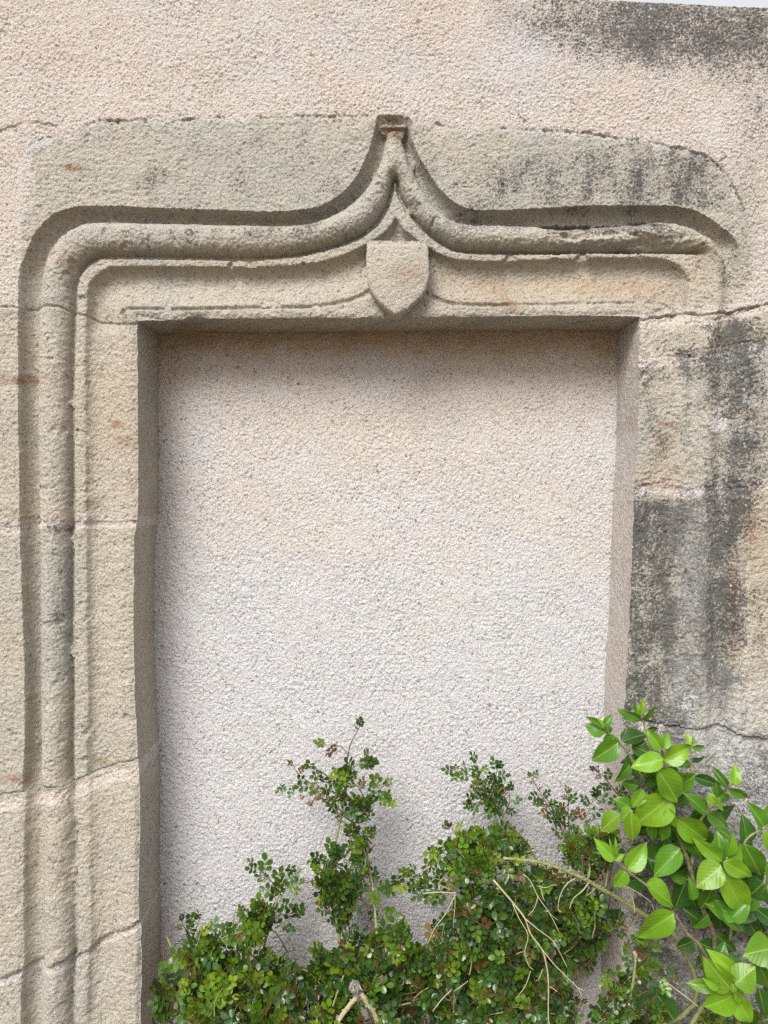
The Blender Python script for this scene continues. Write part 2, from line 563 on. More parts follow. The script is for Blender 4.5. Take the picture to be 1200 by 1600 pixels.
# ---- joints between stones (height of each joint as a function of x)
J_L = [
    ([-60, 20, 35, 65, 90, 120, 160, 214, 240], [479, 480, 481, 478, 479, 489, 500, 503, 505]),
    ([-60, 0, 35, 60, 130, 250], [828, 824, 820, 812, 816, 812]),
    ([-60, 0, 40, 70, 95, 120, 150, 190, 215, 260], [1248, 1245, 1240, 1234, 1234, 1224, 1214, 1200, 1194, 1178]),
    ([-60, 0, 35, 62, 110, 130, 150, 180, 205, 240], [1538, 1530, 1517, 1512, 1505, 1497, 1482, 1468, 1456, 1440]),
]
J_R = [
    ([960, 1000, 1040, 1070, 1110, 1150, 1200, 1300], [500, 497, 491, 484, 490, 484, 474, 470]),
    ([960, 1000, 1060, 1110, 1150, 1200, 1300], [558, 558, 556, 556, 548, 543, 540]),
    ([960, 985, 1040, 1060, 1075, 1120, 1150, 1200, 1300], [752, 760, 756, 760, 766, 757, 762, 750, 750]),
    ([950, 975, 1010, 1050, 1090, 1130, 1160, 1300], [1103, 1112, 1130, 1140, 1142, 1136, 1150, 1165]),
]
jl = [np.interp(Xg + 2.0 * perlin(Yg / 30, Xg / 30, 71), a, b) + 2.5 * perlin(Xg / 17, Xg * 0 + i * 3.7, 61) for i, (a, b) in enumerate(J_L)]
jr = [np.interp(Xg, a, b) + 3.0 * perlin(Xg / 17, Xg * 0 + i * 3.7, 66) + 1.5 * perlin(Xg / 5, Xg * 0 + i, 67) for i, (a, b) in enumerate(J_R)]
LINTEL = smooth_line([(30, 486), (27, 420), (27, 330), (30, 260), (48, 226), (84, 214), (110, 209), (140, 193), (170, 188), (230, 186), (300, 187), (400, 183), (520, 181), (588, 179),
                      (612, 183), (642, 190), (700, 196), (800, 200), (880, 205), (960, 214), (1040, 226), (1095, 240), (1126, 262), (1150, 300), (1168, 350), (1172, 420), (1160, 470), (1120, 488), (1060, 490), (1000, 500)], 3)
LINTEL = LINTEL + [(1000, 560), (200, 560), (30, 486)]
wob = 4.0 * fbm(Xg, Yg, 40, 3, 44) + 3.0 * perlin(Xg / 11, Yg / 11, 45) + 1.6 * perlin(Xg / 5, Yg / 5, 48)
in_lintel = inside(LINTEL, Xg + wob, Yg + wob)
d_lintel = dist(LINTEL[:-3], Xg + wob, Yg + wob)

midx = 610
leftside = (Xg < 400)
rightside = (Xg > 800)
SID = np.zeros((NR, NC), int)                       # 0 = render
low_l = leftside & (Yg > jl[0]) & (Xg > -62 + 3 * perlin(Yg / 20, Yg * 0, 77))
low_r = rightside & (Yg > jr[0]) & (Xg < 1290)
SID[in_lintel] = 1
for k in range(4):
    SID[low_l & (Yg > jl[k])] = 2 + k
    SID[low_r & (Yg > jr[k])] = 6 + k
# tan stone beside the lower right jamb stone
vj = 1166 + 10 * fbm(Yg * 0, Yg, 60, 3, 78)
SID[(SID == 8) & (Xg > vj)] = 10
# lintel above the joint line stays lintel in the middle
SID[(Yg < jl[0]) & leftside & (SID > 1)] = 1

# ---- joint distances and mortar
MORT = np.zeros((NR, NC))
MJ = np.zeros((NR, NC), int)
CRACK = np.zeros((NR, NC))
wl = 7.0 + 3.0 * fbm(Xg, Yg, 60, 2, 81)
for k, (j, wd) in enumerate(zip(jl, (0.0, 1.7, 1.8, 0.9))):
    if wd:
        mm = (low_l) * sst(1.0, 0.45, np.abs(Yg - j - (1 if k == 1 else 8 * wd)) / (wl * wd))
        MJ[mm > MORT] = k
        MORT = np.maximum(MORT, mm)
for k, (j, wd) in enumerate(zip(jr, (0.9, 1.5, 1.6, 1.9))):
    mm = (low_r) * sst(1.0, 0.5, np.abs(Yg - j - 5) / (wl * wd)) * (Xg < 1285)
    MJ[mm > MORT] = 4 + k
    MORT = np.maximum(MORT, mm)
mm = ((SID == 8) | (SID == 10)) * sst(1.0, 0.5, np.abs(Xg - vj) / (0.7 * wl)) * 0.8
MJ[mm > MORT] = 8
MORT = np.maximum(MORT, mm)
HOLE = sst(1.0, 0.75, np.hypot((Xg - 1124) / 23, (Yg - 657) / 24) + 0.10 * perlin(Xg / 9, Yg / 9, 83))
MORT_ID = (MORT > 0.5)
PLUG_ID = (HOLE > 0.5) & (SID == 7)
j0l = [(-60, 480), (30, 480)]
CRACK = np.maximum(CRACK, leftside * sst(2.6, 0.6, np.abs(Yg - jl[0])) * (Xg < 225) * (Xg > -60))
CRACK = np.maximum(CRACK, leftside * sst(2.4, 0.6, np.abs(Yg - jl[2] + 2)) * (Xg < 225) * 0.8)
CRACK = np.maximum(CRACK, leftside * sst(2.2, 0.6, np.abs(Yg - jl[3] + 2)) * (Xg < 245) * 0.45)
CRACK = np.maximum(CRACK, rightside * sst(2.0, 0.6, np.abs(Yg - jr[0])) * (Xg < 1210) * (fbm(Xg, Yg, 40, 2, 88) > -0.25))
CRACK = np.maximum(CRACK, rightside * sst(1.8, 0.5, np.abs(Yg - jr[1] + 11)) * (Xg > 1050) * (Xg < 1230) * 0.6)
CRACK = np.maximum(CRACK, rightside * sst(1.8, 0.5, np.abs(Yg - jr[2] + 8)) * (Xg > 985) * (Xg < 1160) * 0.4)
top_crack = sst(2.0, 0.4, np.abs(d_lintel + 1.5 * perlin(Xg / 7, Yg / 7, 98))) * (Yg < 330) * sst(-0.10, 0.10, fbm(Xg, Yg, 45, 3, 89) + 0.05 * ((Xg > 850) & (Xg < 1135)) - 0.08 - 0.5 * (Xg < 60))
CRACK = np.maximum(CRACK, top_crack)
for ln in ([(0, 206), (40, 190), (95, 196)], [(1130, 262), (1124, 254), (1136, 244)], [(1080, 500), (1118, 498), (1150, 490), (1190, 478)],
           [(98, 388), (70, 400), (46, 418)], [(1060, 546), (1100, 560)], [(812, 180), (822, 190)], [(1056, 890), (1070, 886), (1078, 896)],
           [(1035, 1452), (1052, 1500), (1066, 1545), (1088, 1600)], [(262, 512), (286, 496)], [(106, 352), (120, 343)]):
    CRACK = np.maximum(CRACK, sst(1.9, 0.4, dist(ln, Xg + 1.0 * wx + 3 * perlin(Xg / 9, Yg / 9, 95), Yg + 1.0 * wy + 3.5 * perlin(Xg / 9, Yg / 9, 96))) * sst(-0.35, 0.1, fbm(Xg, Yg, 22, 2, 97)) * 0.9)

# ---- erosion
ER = np.zeros((NR, NC))
ER = np.maximum(ER, 0.74 * sst(455, 510, Yg) * rightside)
ER = np.maximum(ER, sst(1088, 1112, Xg) * sst(372, 405, Yg) * sst(1700, 1600, Yg) * 0.8)
ER = np.maximum(ER, 0.18 * left_low * sst(1500, 1470, Yg + 0.25 * Xg - 30) + 0.08 * left_low)
ER = np.clip(ER + 0.18 * fbm(Xg, Yg, 120, 2, 41) * (ER > 0.05), 0, 1)
worn = -14 * np.clip(1 - TT / 175, 0, 1)
H = H + (worn + 0.52 * (blur(H, 5) - worn) - H) * ER
H = H + (blur(H, 4) - H) * np.clip(ER * 1.4, 0, 1)

# the damaged right end of the roll
brk = sst(760, 900, Xg) * (ZONE == 4) * sst(1110, 1060, Xg) * (Yg < 460)
H -= brk * (5 + 13 * np.clip(fbm(Xg * 0.33, Yg, 26, 3, 51) + 0.12, 0, 1) * 2)
H -= brk * 5 * np.abs(fbm(Xg * 0.4, Yg, 12, 2, 52))
# chip in the lower arris and the socket at the tip
chip = blob(Xg, Yg, 303, 492, 22, 9)
H -= chip * (6 + 5 * fbm(Xg, Yg, 9, 2, 53))
H *= 1 - 0.72 * np.clip(1.4 * blob(Xg, Yg, 616, 184, 34, 20), 0, 1)
SOCK = [(596, 187), (637, 189), (634, 202), (629, 214), (622, 204), (609, 203), (603, 207), (596, 205)]
sk = inside(SOCK, Xg + 0.4 * wx, Yg + 0.4 * wy)
H[sk] = -11 + 6 * ((Yg[sk] > 192) & (Yg[sk] < 199)) + 2 * perlin(Xg[sk] / 5, Yg[sk] / 5, 54)
# worn hand-tooled surface, stone relief
stone = SID > 0
H += stone * (1.9 * fbm(Xg, Yg, 120, 3, 11) + 1.5 * fbm(Xg, Yg, 30, 3, 13))
H += stone * (1.9 * fbm(Xg * 0.8, Yg, 12, 3, 14, 0.75) + 1.3 * perlin(Xg / 4.8, Yg / 4.4, 29))
H -= stone * 1.7 * sst(0.30, 0.5, fbm(Xg, Yg * 1.3, 16, 3, 141))
H += stone * leftside * sst(800, 900, Yg) * 1.6 * fbm(Xg + 0.6 * Yg, Yg * 1.2, 75, 3, 15)
H -= stone * leftside * 3.0 * sst(0.15, 0.5, fbm(Xg * 1.5, Yg * 0.8, 60, 4, 115)) * sst(1180, 1300, Yg)
H += ((SID >= 6)) * (2.6 * fbm(Xg, Yg, 45, 3, 16) + 1.3 * fbm(Xg, Yg, 9, 2, 17))
# stone-to-stone offsets
for s, off in ((2, 0.5), (3, -1.6), (4, 1.0), (5, -1.0), (6, -1.0), (7, 1.2), (8, 0.2), (9, -3.5), (10, 2.0)):
    H += off * (SID == s)
# rough-cast relief on the render
rc = -np.abs(perlin(Xg / 5, Yg / 4.7, 18)) * 1.5 + 1.5 * perlin(Xg / 4.0, Yg / 3.7, 19) + 0.8 * perlin(Xg / 7.5, Yg / 7, 28) + 0.5 * perlin(Xg / 20, Yg / 17, 20)
trw = 0.75 + 0.7 * fbm(Xg * 0.6, Yg, 70, 3, 117)
H += (~stone) * (1.25 * rc * trw - 0.3 + 3.0 * fbm(Xg, Yg, 150, 3, 22))
# feathered edge of the render over the lintel's top
H += (~stone) * 0.9 * sst(60, 4, d_lintel) * (Yg < 500) * sst(120, 260, Xg + 0.3 * Yg)
H += in_lintel * (-0.5) * sst(9, 2, d_lintel) * (Yg < 320)
for j, a_, rng in ((jl[2], 4.5, 24), (jl[3], 2.4, 22)):
    H -= low_l * a_ * np.where(Yg > j, np.exp(-(Yg - j) / rng), 0.0)
for j, a_, rng in ((jr[2], 1.0, 16), (jr[3], 1.2, 26)):
    H -= low_r * a_ * np.where(Yg > j, np.exp(-(Yg - j) / rng), 0.0)
# mortar
mh = H - 1.5 + 1.2 * perlin(Xg / 7, Yg / 7, 23) + 0.9 * perlin(Xg / 3.6, Yg / 3.6, 24)
H = H + (mh - H) * MORT
H = H + (2.4 + 1.2 * perlin(Xg / 6, Yg / 6, 26) - 1.5 * blob(Xg, Yg, 1118, 645, 12, 9)) * HOLE * (SID == 7)
H -= 4.2 * CRACK
# rounding of the opening's arris
dop = CT and dist(C0, Xg, Yg)
H -= (1.8 + 2.2 * left_low) * sst(7, 0, dop)

# ---- weathering masks
X, Y = Xg, Yg
n1 = fbm(X, Y, 130, 4, 101)
n2 = fbm(X, Y, 34, 3, 105)
dirt = 0.80 * blob(X, Y, 1070, 40, 190, 78) + 0.20 * blob(X, Y, 1190, 70, 100, 100) + 0.35 * blob(X, Y, 880, 25, 100, 45) + 0.18 * blob(X, Y, 620, -10, 300, 60)
dirt += 0.30 * blob(X, Y, 1185, 190, 40, 100) + 0.35 * blob(X, Y, 1040, 55, 120, 40)
dirt += 0.42 * blob(X, Y, 1060, 275, 90, 45) + 0.35 * blob(X, Y, 1150, 420, 40, 90) + 0.2 * blob(X, Y, 900, 290, 200, 50)
dirt += 0.9 * blob(X, Y, 1160, 525, 45, 28) + 0.75 * blob(X, Y, 1150, 590, 32, 60) + 0.75 * blob(X, Y, 1145, 720, 22, 50) + 0.9 * blob(X, Y, 1140, 790, 40, 40)
dirt += 0.4 * blob(X, Y, 1090, 580, 45, 40)
low_dark = sst(770, 800, Y) * sst(1150, 1120, Y)
dirt += low_dark * (0.95 * blob(X, Y, 1024, 1000, 46, 170) + 0.62 * blob(X, Y, 1022, 840, 40, 90) + 0.7 * blob(X, Y, 1128, 950, 22, 180) + 0.75 * blob(X, Y, 1045, 1080, 60, 70) + 0.3 * blob(X, Y, 1085, 900, 30, 120))
dirt += 0.5 * sst(1120, 1160, Y) * rightside * sst(960, 1010, X)
dirt += 0.55 * blob(X, Y, 92, 826, 22, 7) + 0.35 * blob(X, Y, 14, 826, 22, 8) + 0.30 * blob(X, Y, 90, 950, 22, 110) + 0.35 * blob(X, Y, 170, 1386, 8, 9) + 0.4 * blob(X, Y, 80, 1345, 9, 14)
dirt += 0.26 * blob(X, Y, 260, 275, 40, 18) + 0.3 * blob(X, Y, 375, 290, 14, 22) + 0.55 * blob(X, Y, 320, 362, 190, 13) + 0.6 * blob(X, Y, 720, 350, 80, 18) + 0.6 * blob(X, Y, 960, 356, 140, 12) + 0.3 * blob(X, Y, 500, 350, 60, 25) + 0.2 * blob(X, Y, 950, 275, 180, 50)
dirt += 0.22 * blob(X, Y, 14, 500, 25, 25)
strk = fbm(X * 2.2, Y * 0.55, 60, 5, 121, 0.65)
ptch = fbm(X, Y, 50, 5, 127, 0.68)
dirt += 0.30 * rightside * sst(480, 560, Y) * sst(960, 1010, X) + 0.10 * (SID == 8)
dirt += 0.14 * stone * sst(0.0, 0.5, ptch) + 0.12 * in_lintel * (Y < 330)
dirt = np.clip(dirt, 0, 0.85)
env = np.clip(dirt * 2.2, 0, 1)
dirt = dirt * (0.9 + 0.3 * n1) + env * np.where(stone, 0.55 * strk + 0.45 * ptch, 0.15 * strk + 0.30 * ptch) - 0.04
rust = np.zeros_like(X)
for cx, cy, rx, ry, a in ((18, 592, 30, 7, 1.0), (48, 590, 16, 6, .7), (172, 662, 18, 6, 1.1), (190, 690, 28, 14, .5), (60, 742, 12, 4, .6), (30, 806, 20, 8, .6), (115, 262, 18, 5, 1.3),
                          (100, 412, 18, 9, .7), (20, 1218, 26, 8, .8), (145, 1200, 22, 6, .6), (135, 786, 14, 8, .6), (1042, 690, 18, 18, .8), (1050, 661, 26, 4, 1.0), (980, 650, 10, 10, 1.0),
                          (1170, 645, 20, 9, 1.0), (1150, 880, 12, 90, .75), (1175, 830, 14, 40, .8), (1108, 900, 3, 70, .5), (790, 470, 40, 14, .7), (770, 440, 50, 20, .5), (990, 450, 60, 25, .4),
                          (640, 432, 32, 14, .55), (1150, 980, 8, 60, .6), (1025, 758, 34, 4, 1.2), (520, 456, 8, 5, .5), (75, 590, 14, 5, .5), (616, 200, 26, 14, 1.1), (1110, 405, 24, 22, .4), (192, 1318, 5, 3, 1.2)):
    rust += a * blob(X, Y, cx, cy + 0.12 * (X - cx), rx, ry)
rust = np.clip(rust * (1 + 1.2 * n2), 0, 1.2)
ochre = 0.55 * blob(X, Y, 960, 440, 110, 22) + 0.25 * blob(X, Y, 180, 640, 60, 120) + 0.35 * blob(X, Y, 1100, 400, 30, 30) + 0.3 * blob(X, Y, 1185, 860, 30, 120) + 0.35 * blob(X, Y, 1040, 740, 50, 30)
ochre += 0.22 * blob(X, Y, 330, 400, 300, 16) + 0.25 * blob(X, Y, 750, 440, 120, 30)
ochre = np.clip(ochre * (1 + 1.0 * n1), 0, 1)
tone = 0.25 * n1 + 0.25 * in_lintel * (Y < 330) * sst(40, 110, X) + 0.15 * n2 - 0.25 * (SID == 10) - 0.1 * (leftside & (SID > 1)) + 0.35 * (SID == 8) + 0.3 * (SID == 9) + 0.2 * (SID == 7) * (X > 1060)
tone += 0.45 * fbm(X, Y, 70, 4, 131) * stone
for s_i, tv_ in ((2, -0.15), (3, 0.12), (4, -0.05), (5, 0.2), (6, -0.3), (7, 0.1)):
    tone += tv_ * (SID == s_i)
tone += 0.4 * blob(X, Y, 90, 960, 28, 120) - 0.15 * (ZONE == 2)
tone -= 0.30 * (SID == 0) * sst(300, 0, X)
pale = 0.9 * sst(1020, 1140, Y) * rightside * sst(1040, 1120, X) + 0.6 * blob(X, Y, 1085, 880, 26, 110) + 0.55 * blob(X, Y, 1080, 1080, 30, 60) + 0.5 * blob(X, Y, 1085, 610, 24, 22) + 0.35 * blob(X, Y, 700, 350, 40, 14) + 0.3 * blob(X, Y, 85, 520, 14, 50) + 0.3 * blob(X, Y, 84, 700, 10, 90)
pale = np.clip(pale * (1 + 0.8 * n2), 0, 1)
pink = blur(((SID == 0) | MORT_ID | PLUG_ID).astype(float), 3)
pink = pink + 0.55 * sst(50, 6, d_lintel) * in_lintel * (Yg < 330) * (0.6 + 0.8 * n2) + 0.45 * blob(X, Y, 20, 330, 40, 150) + 0.3 * blur(MORT, 8)
pink = pink + 0.5 * blob(X, Y, 1100, 490, 90, 40) + 0.35 * blob(X, Y, 1010, 520, 30, 40) - 0.55 * (SID == 0) * blob(X, Y, 1175, 330, 45, 150) + 0.2 * blob(X, Y, 85, 780, 60, 60)
ATT = dict(pink=pink.ravel(), dirt=np.clip(dirt, 0, 1.3).ravel(), rust=rust.ravel(), ochre=ochre.ravel(), tone=tone.ravel(), pale=pale.ravel())

P3 = np.stack([WX(Xg), -H * S, WZ(Yg)], -1)
dr = np.gradient(P3, axis=0)
dc = np.gradient(P3, axis=1)
Nn = np.cross(dr, dc)
Nn /= np.linalg.norm(Nn, axis=-1, keepdims=True) + 1e-12
if Nn[10, 10, 1] > 0:
    Nn = -Nn
V = P3.reshape(-1, 3)
N = Nn.reshape(-1, 3)
I = np.arange(NR * NC).reshape(NR, NC)
F = np.stack([I[:-1, :-1], I[1:, :-1], I[1:, 1:], I[:-1, 1:]], -1)
keep = np.ones((NR - 1, NC - 1), bool)
keep[kr[1]:, kc[2]:kc[3]] = False
fs = SID[:-1, :-1].copy()
mk = MORT_ID[:-1, :-1] & (fs > 1)
fs[mk] = 30 + MJ[:-1, :-1][mk]
fs[PLUG_ID[:-1, :-1]] = 21
fz = ZONE[:-1, :-1]

# ---- things: rendered wall, door surround, infill
wall = empty('rendered_wall', 'pinkish roughcast wall around the stone doorway with black stains at its top right', 'wall', (WX(600), 0, 0))
coat = sub_mesh('roughcast_coat', V, N, ATT, F[keep & (fs == 0)], M_RENDER, wall)
# top and back of the wall
tv, tq = [], []
for c in range(0, NC):
    x, z = P3[0, c, 0], P3[0, c, 2]
    tv += [(x, P3[0, c, 1], z), (x, 0.42, z + 0.004), (x, 0.42, 0)]
for c in range(NC - 1):
    a = c * 3
    tq += [(a, a + 3, a + 4, a + 1), (a + 1, a + 4, a + 5, a + 2)]
nv = len(tv)
zero = {k: np.zeros(nv) for k in ATT}
mesh_np('wall_back', tv, tq, M_RENDER, wall, None, zero, None, False)

sur = empty('door_surround', 'carved beige sandstone doorway surround with ogee arch moulding, weathered at its right', 'door surround', (WX(610), 0, 0))
ZN = {1: 'bottom_fillet', 2: 'cavetto_moulding', 3: 'fillet_moulding', 4: 'roll_moulding', 5: 'hollow_moulding'}
stones = {}
names = {1: 'lintel'}
slabels = {1: 'lintel carved with an ogee and a shield', 2: 'upper left jamb stone', 3: 'tall left jamb stone with a sloping lower joint', 8: 'dark lichen-covered right jamb stone',
           10: 'tan stone beside the dark right jamb stone'}
for s in range(1, 11):
    m = keep & (fs == s)
    if s <= 5:
        st = sub_mesh(names.get(s, 'jamb_stone'), V, N, ATT, F[m & (fz == 0)], M_STONE, sur)
        for z, zn in ZN.items():
            mm = m & (fz == z)
            if mm.sum() > 60:
                sub_mesh(zn, V, N, ATT, F[mm], M_STONE, st)
    else:
        st = sub_mesh('jamb_stone', V, N, ATT, F[m], M_STONE, sur)
    if s in slabels:
        st['label'] = slabels[s]
    stones[s] = st
for k in range(9):
    if (keep & (fs == 30 + k)).sum() > 20:
        sub_mesh('mortar_joint', V, N, ATT, F[keep & (fs == 30 + k)], M_MORTAR, sur)
pl = sub_mesh('mortar_plug', V, N, ATT, F[keep & (fs == 21)], M_MORTAR, sur)
pl['label'] = 'round pink mortar patch'

# ---- reveals and soffit (the opening's sides), 142 mm deep
REV = 116.0
nd = 64


def side(front_idx, stone_of, axis, sgn, name, seed):
    fr = P3.reshape(-1, 3)[front_idx]
    n = len(front_idx)
    dd = np.linspace(0, 1, nd + 1)
    par = fr[:, 2] / S if axis == 0 else fr[:, 0] / S
    A, B = np.meshgrid(par, dd * REV, indexing='ij')
    dsp = 0.9 * fbm(A, B, 160, 2, seed) + 0.9 * fbm(A, B, 22, 3, seed + 5) + 0.9 * fbm(A, B, 7, 2, seed + 9)
    dsp *= sst(0, 10, B)
    if axis == 2:
        ch = blob(A * S / S, B, (262 - 600), 70, 26, 38)
        dsp -= 9 * ch
    vv = np.repeat(fr[:, None, :], nd + 1, 1)
    base_y = np.repeat(fr[:, 1:2], nd + 1, 1)
    vv[..., 1] = base_y + B * S
    vv[..., axis] += sgn * dsp * S
    kk = np.ones(41) / 41
    fs_ = np.convolve(np.pad(fr[:, axis], 20, mode='edge'), kk, 'valid')
    vv[..., axis] += (fs_ - fr[:, axis])[:, None] * (1 - np.exp(-B / 7.0))
    gxm = vv[..., 0] / S + 600
    gym = 1600 - (vv[..., 2] - Z0) / S
    m1 = fbm(gxm + B, gym, 60, 3, seed + 30)
    at = dict(pink=(0.65 if axis == 0 and sgn < 0 else 0.1) + np.repeat(blur((stone_of == 20).astype(float)[:, None] * np.ones((1, 3)), 3)[:, :1], nd + 1, 1), dirt=np.clip(0.04 + 0.18 * m1, 0, 1), rust=np.clip(0.5 * blob(gxm, gym, 1000, 655, 30, 22) + 0.35 * (fbm(gxm + B, gym, 30, 3, seed + 40) - 0.2), 0, 1),
              ochre=np.clip(0.04 + 0.35 * m1, 0, 1), tone=0.1 + 0.5 * m1, pale=np.zeros_like(m1))
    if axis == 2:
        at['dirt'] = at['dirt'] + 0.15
    J = np.arange(n * (nd + 1)).reshape(n, nd + 1)
    q = np.stack([J[:-1, :-1], J[1:, :-1], J[1:, 1:], J[:-1, 1:]], -1)
    so = stone_of[:-1]
    vflat = vv.reshape(-1, 3)
    for s in np.unique(so):
        if s == 20:
            run = np.flatnonzero(so == 20)
            for grp in np.split(run, np.flatnonzero(np.diff(run) > 1) + 1):
                sub_mesh('mortar_joint', vflat, None, {k: a.ravel() for k, a in at.items()}, q[grp].reshape(-1, 4), M_MORTAR, sur)
            continue
        elif s in stones:
            par_o, nm, mt = stones[s], name, M_STONE
        else:
            continue
        sub_mesh(nm, vflat, None, {k: a.ravel() for k, a in at.items()}, q[so == s].reshape(-1, 4), mt, par_o)


rows = np.arange(kr[1], NR)
lf = I[rows, kc[2]]
rf = I[rows, kc[3]]
ls = np.where(MORT_ID[rows, kc[2]], 20, SID[rows, kc[2]])
rs = np.where(MORT_ID[rows, kc[3]], 20, SID[rows, kc[3]])
ls[ls < 1] = 2
ls[ls == 1] = 2
rs[rs < 6] = 6
rs[MORT_ID[rows, kc[3]]] = 20
ls[MORT_ID[rows, kc[2]]] = 20
side(lf, ls, 0, 1, 'reveal', 201)
side(rf, rs, 0, -1, 'reveal', 231)
cols = np.arange(kc[2], kc[3] + 1)
side(I[kr[1], cols], np.full(len(cols), 1), 2, -1, 'soffit', 261)

# ---- shield on the lintel
sh = [(573, 377), (577, 373), (600, 373), (645, 374), (661, 373), (668, 379), (670, 400), (671, 430), (668, 446), (660, 461), (648, 474), (634, 485), (619, 492),
      (608, 486), (594, 474), (583, 460), (576, 444), (573, 425), (572, 400)]
sh = smooth_line(sh + [sh[0]], 6)[:-1]
sh = [(CX + (x - CX) * 0.992, CY + (y - CY) * 0.992) for x, y in sh]
cxs, cys = 620, 428
rings = [(1.0, -30), (1.0, -12), (1.0, 6), (0.985, 9), (0.96, 10.6)] + [(r_, 11 + 3.6 * (1 - r_ ** 2)) for r_ in np.linspace(0.93, 0.03, 28)]
sq, stt = [], []
ns = len(sh)
oxy = np.array(sh)
rr = np.array([r_[0] for r_ in rings])[:, None]
hh = np.array([r_[1] for r_ in rings], float)[:, None] + np.zeros((1, ns))
qx, qy = cxs + (oxy[None, :, 0] - cxs) * rr, cys + (oxy[None, :, 1] - cys) * rr
nz = 1.2 * fbm(qx, qy, 18, 3, 301) + 1.0 * perlin(qx / 4.6, qy / 4.6, 303) + 0.6 * perlin(qx / 3, qy / 3, 304)
top = np.clip(1 - (qy - 375) / 13.0, 0, 1) * 7 * (hh > 0)
ex = 1.1 * perlin(oxy[None, :, 0] / 8, oxy[None, :, 1] / 8, 305) * rr
sv = [tuple(v) for v in np.stack([WX(qx + ex), -(hh + nz * (hh > 0) - top) * S, WZ(qy + ex)], -1).reshape(-1, 3)]
sv.append((WX(cxs), -14.7 * S, WZ(cys)))
sa = dict(pink=np.zeros(qx.size), dirt=(np.clip(0.85 * (1 - (qy - 372) / 16.0), 0, 1) + 0.05).ravel(), rust=(0.7 * blob(qx, qy, 640, 432, 30, 14) + 0.4 * blob(qx, qy, 622, 425, 10, 8)).ravel(),
          ochre=np.full(qx.size, 0.1), tone=np.full(qx.size, -0.1), pale=np.full(qx.size, 0.2))
sa = {k: list(v) for k, v in sa.items()}
for k in sa:
    sa[k].append(0.1)
for r in range(len(rings) - 1):
    for i in range(ns):
        j = (i + 1) % ns
        sq.append((r * ns + i, r * ns + j, (r + 1) * ns + j, (r + 1) * ns + i))
b0 = (len(rings) - 1) * ns
stt = [(b0 + i, b0 + (i + 1) % ns, len(sv) - 1) for i in range(ns)]
shield = mesh_np('shield', sv, sq, M_STONE, stones[1], None, sa, stt)
shield['label'] = 'plain pointed heraldic shield below the ogee'
me = shield.data
me.set_sharp_from_angle(angle=math.radians(50))

# ---- the infill panel, 165 mm behind the wall face
PD = 134.0
pc = int(840 / 1.8)
pr = int(1290 / 1.8)
px_, py_ = np.meshgrid(np.linspace(188, 1030, pc), np.concatenate([np.linspace(478, 1760, pr), np.linspace(1775, 1925, 10)]))
prn = py_.shape[0]
ph = -np.abs(perlin(px_ / 5.4, py_ / 5, 402)) * 1.4 + 1.4 * perlin(px_ / 4.3, py_ / 4.0, 403) + 0.7 * perlin(px_ / 8, py_ / 7.5, 406) + 0.4 * perlin(px_ / 20, py_ / 17, 404) 
ph = 1.25 * ph * (0.8 + 0.7 * fbm(px_ * 0.6, py_, 80, 3, 417)) + 3.2 * fbm(px_, py_, 170, 3, 405) + 1.3 * fbm((px_ + py_) * 0.28, (py_ - px_) * 1.1, 46, 3, 441)
el = np.minimum(px_ - XL(py_), XR(py_) - px_)
ph += 2.0 * sst(16, 2, el) - 0.9 * sst(40, 10, el) * 0
pn1 = fbm(px_, py_, 150, 4, 411)
pn2 = fbm(px_, py_, 40, 3, 415)
och_shade = 0.9 * sst(552, 490, py_ + 26 * pn2) + 0.4 * sst(620, 500, py_ + 70 * pn1) + 0.2 * blob(px_, py_, 215, 560, 40, 90)  # ochre stain, with the warm shade under the lintel painted into it
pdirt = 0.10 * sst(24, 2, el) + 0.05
ptone = -0.10 + 0.85 * sst(600, 1150, py_ + 60 * pn1) + 0.3 * pn2 + 0.22 * fbm(px_ + 0.3 * py_, py_ - 0.3 * px_, 130, 4, 431)
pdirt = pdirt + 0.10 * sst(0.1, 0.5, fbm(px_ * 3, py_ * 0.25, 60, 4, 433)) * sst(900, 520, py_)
specks = ((250, 1173), (275, 1292), (258, 1381), (288, 1382), (308, 1380), (497, 1112), (466, 600))
for sx_, sy_ in specks:
    f = 1 + PD * S / D
    pdirt = pdirt + 1.3 * blob(px_, py_, CX + (sx_ - CX) * f, CY + (sy_ - CY) * f, 2.6, 2.2)
PV = np.stack([WX(px_), (PD - ph) * S, WZ(py_)], -1)
d1, d2 = np.gradient(PV, axis=0), np.gradient(PV, axis=1)
PN = np.cross(d1, d2)
PN /= np.linalg.norm(PN, axis=-1, keepdims=True)
if PN[5, 5, 1] > 0:
    PN = -PN
PI_ = np.arange(prn * pc).reshape(prn, pc)
PF = np.stack([PI_[:-1, :-1], PI_[1:, :-1], PI_[1:, 1:], PI_[:-1, 1:]], -1).reshape(-1, 4)
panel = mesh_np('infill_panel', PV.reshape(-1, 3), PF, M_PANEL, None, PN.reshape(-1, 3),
                dict(pink=np.ones(pdirt.size), dirt=pdirt.ravel(), rust=np.zeros(pdirt.size), ochre=np.clip(och_shade, 0, 1).ravel(), tone=ptone.ravel(), pale=np.zeros(pdirt.size)))
panel['label'] = 'pale roughcast panel walling up the doorway, ochre stain and painted warm shade along its top'
panel['category'] = 'infill panel'
panel['kind'] = 'thing'

# ------------------------------------------------------------------ plants
rnd = random.Random(7)


def P(px, py, d):
    """a point d metres in front of the wall face"""
    f = (D - d) / D
    return Vector((WX(CX + (px - CX) * f), -d, WZ(CY + (py - CY) * f)))


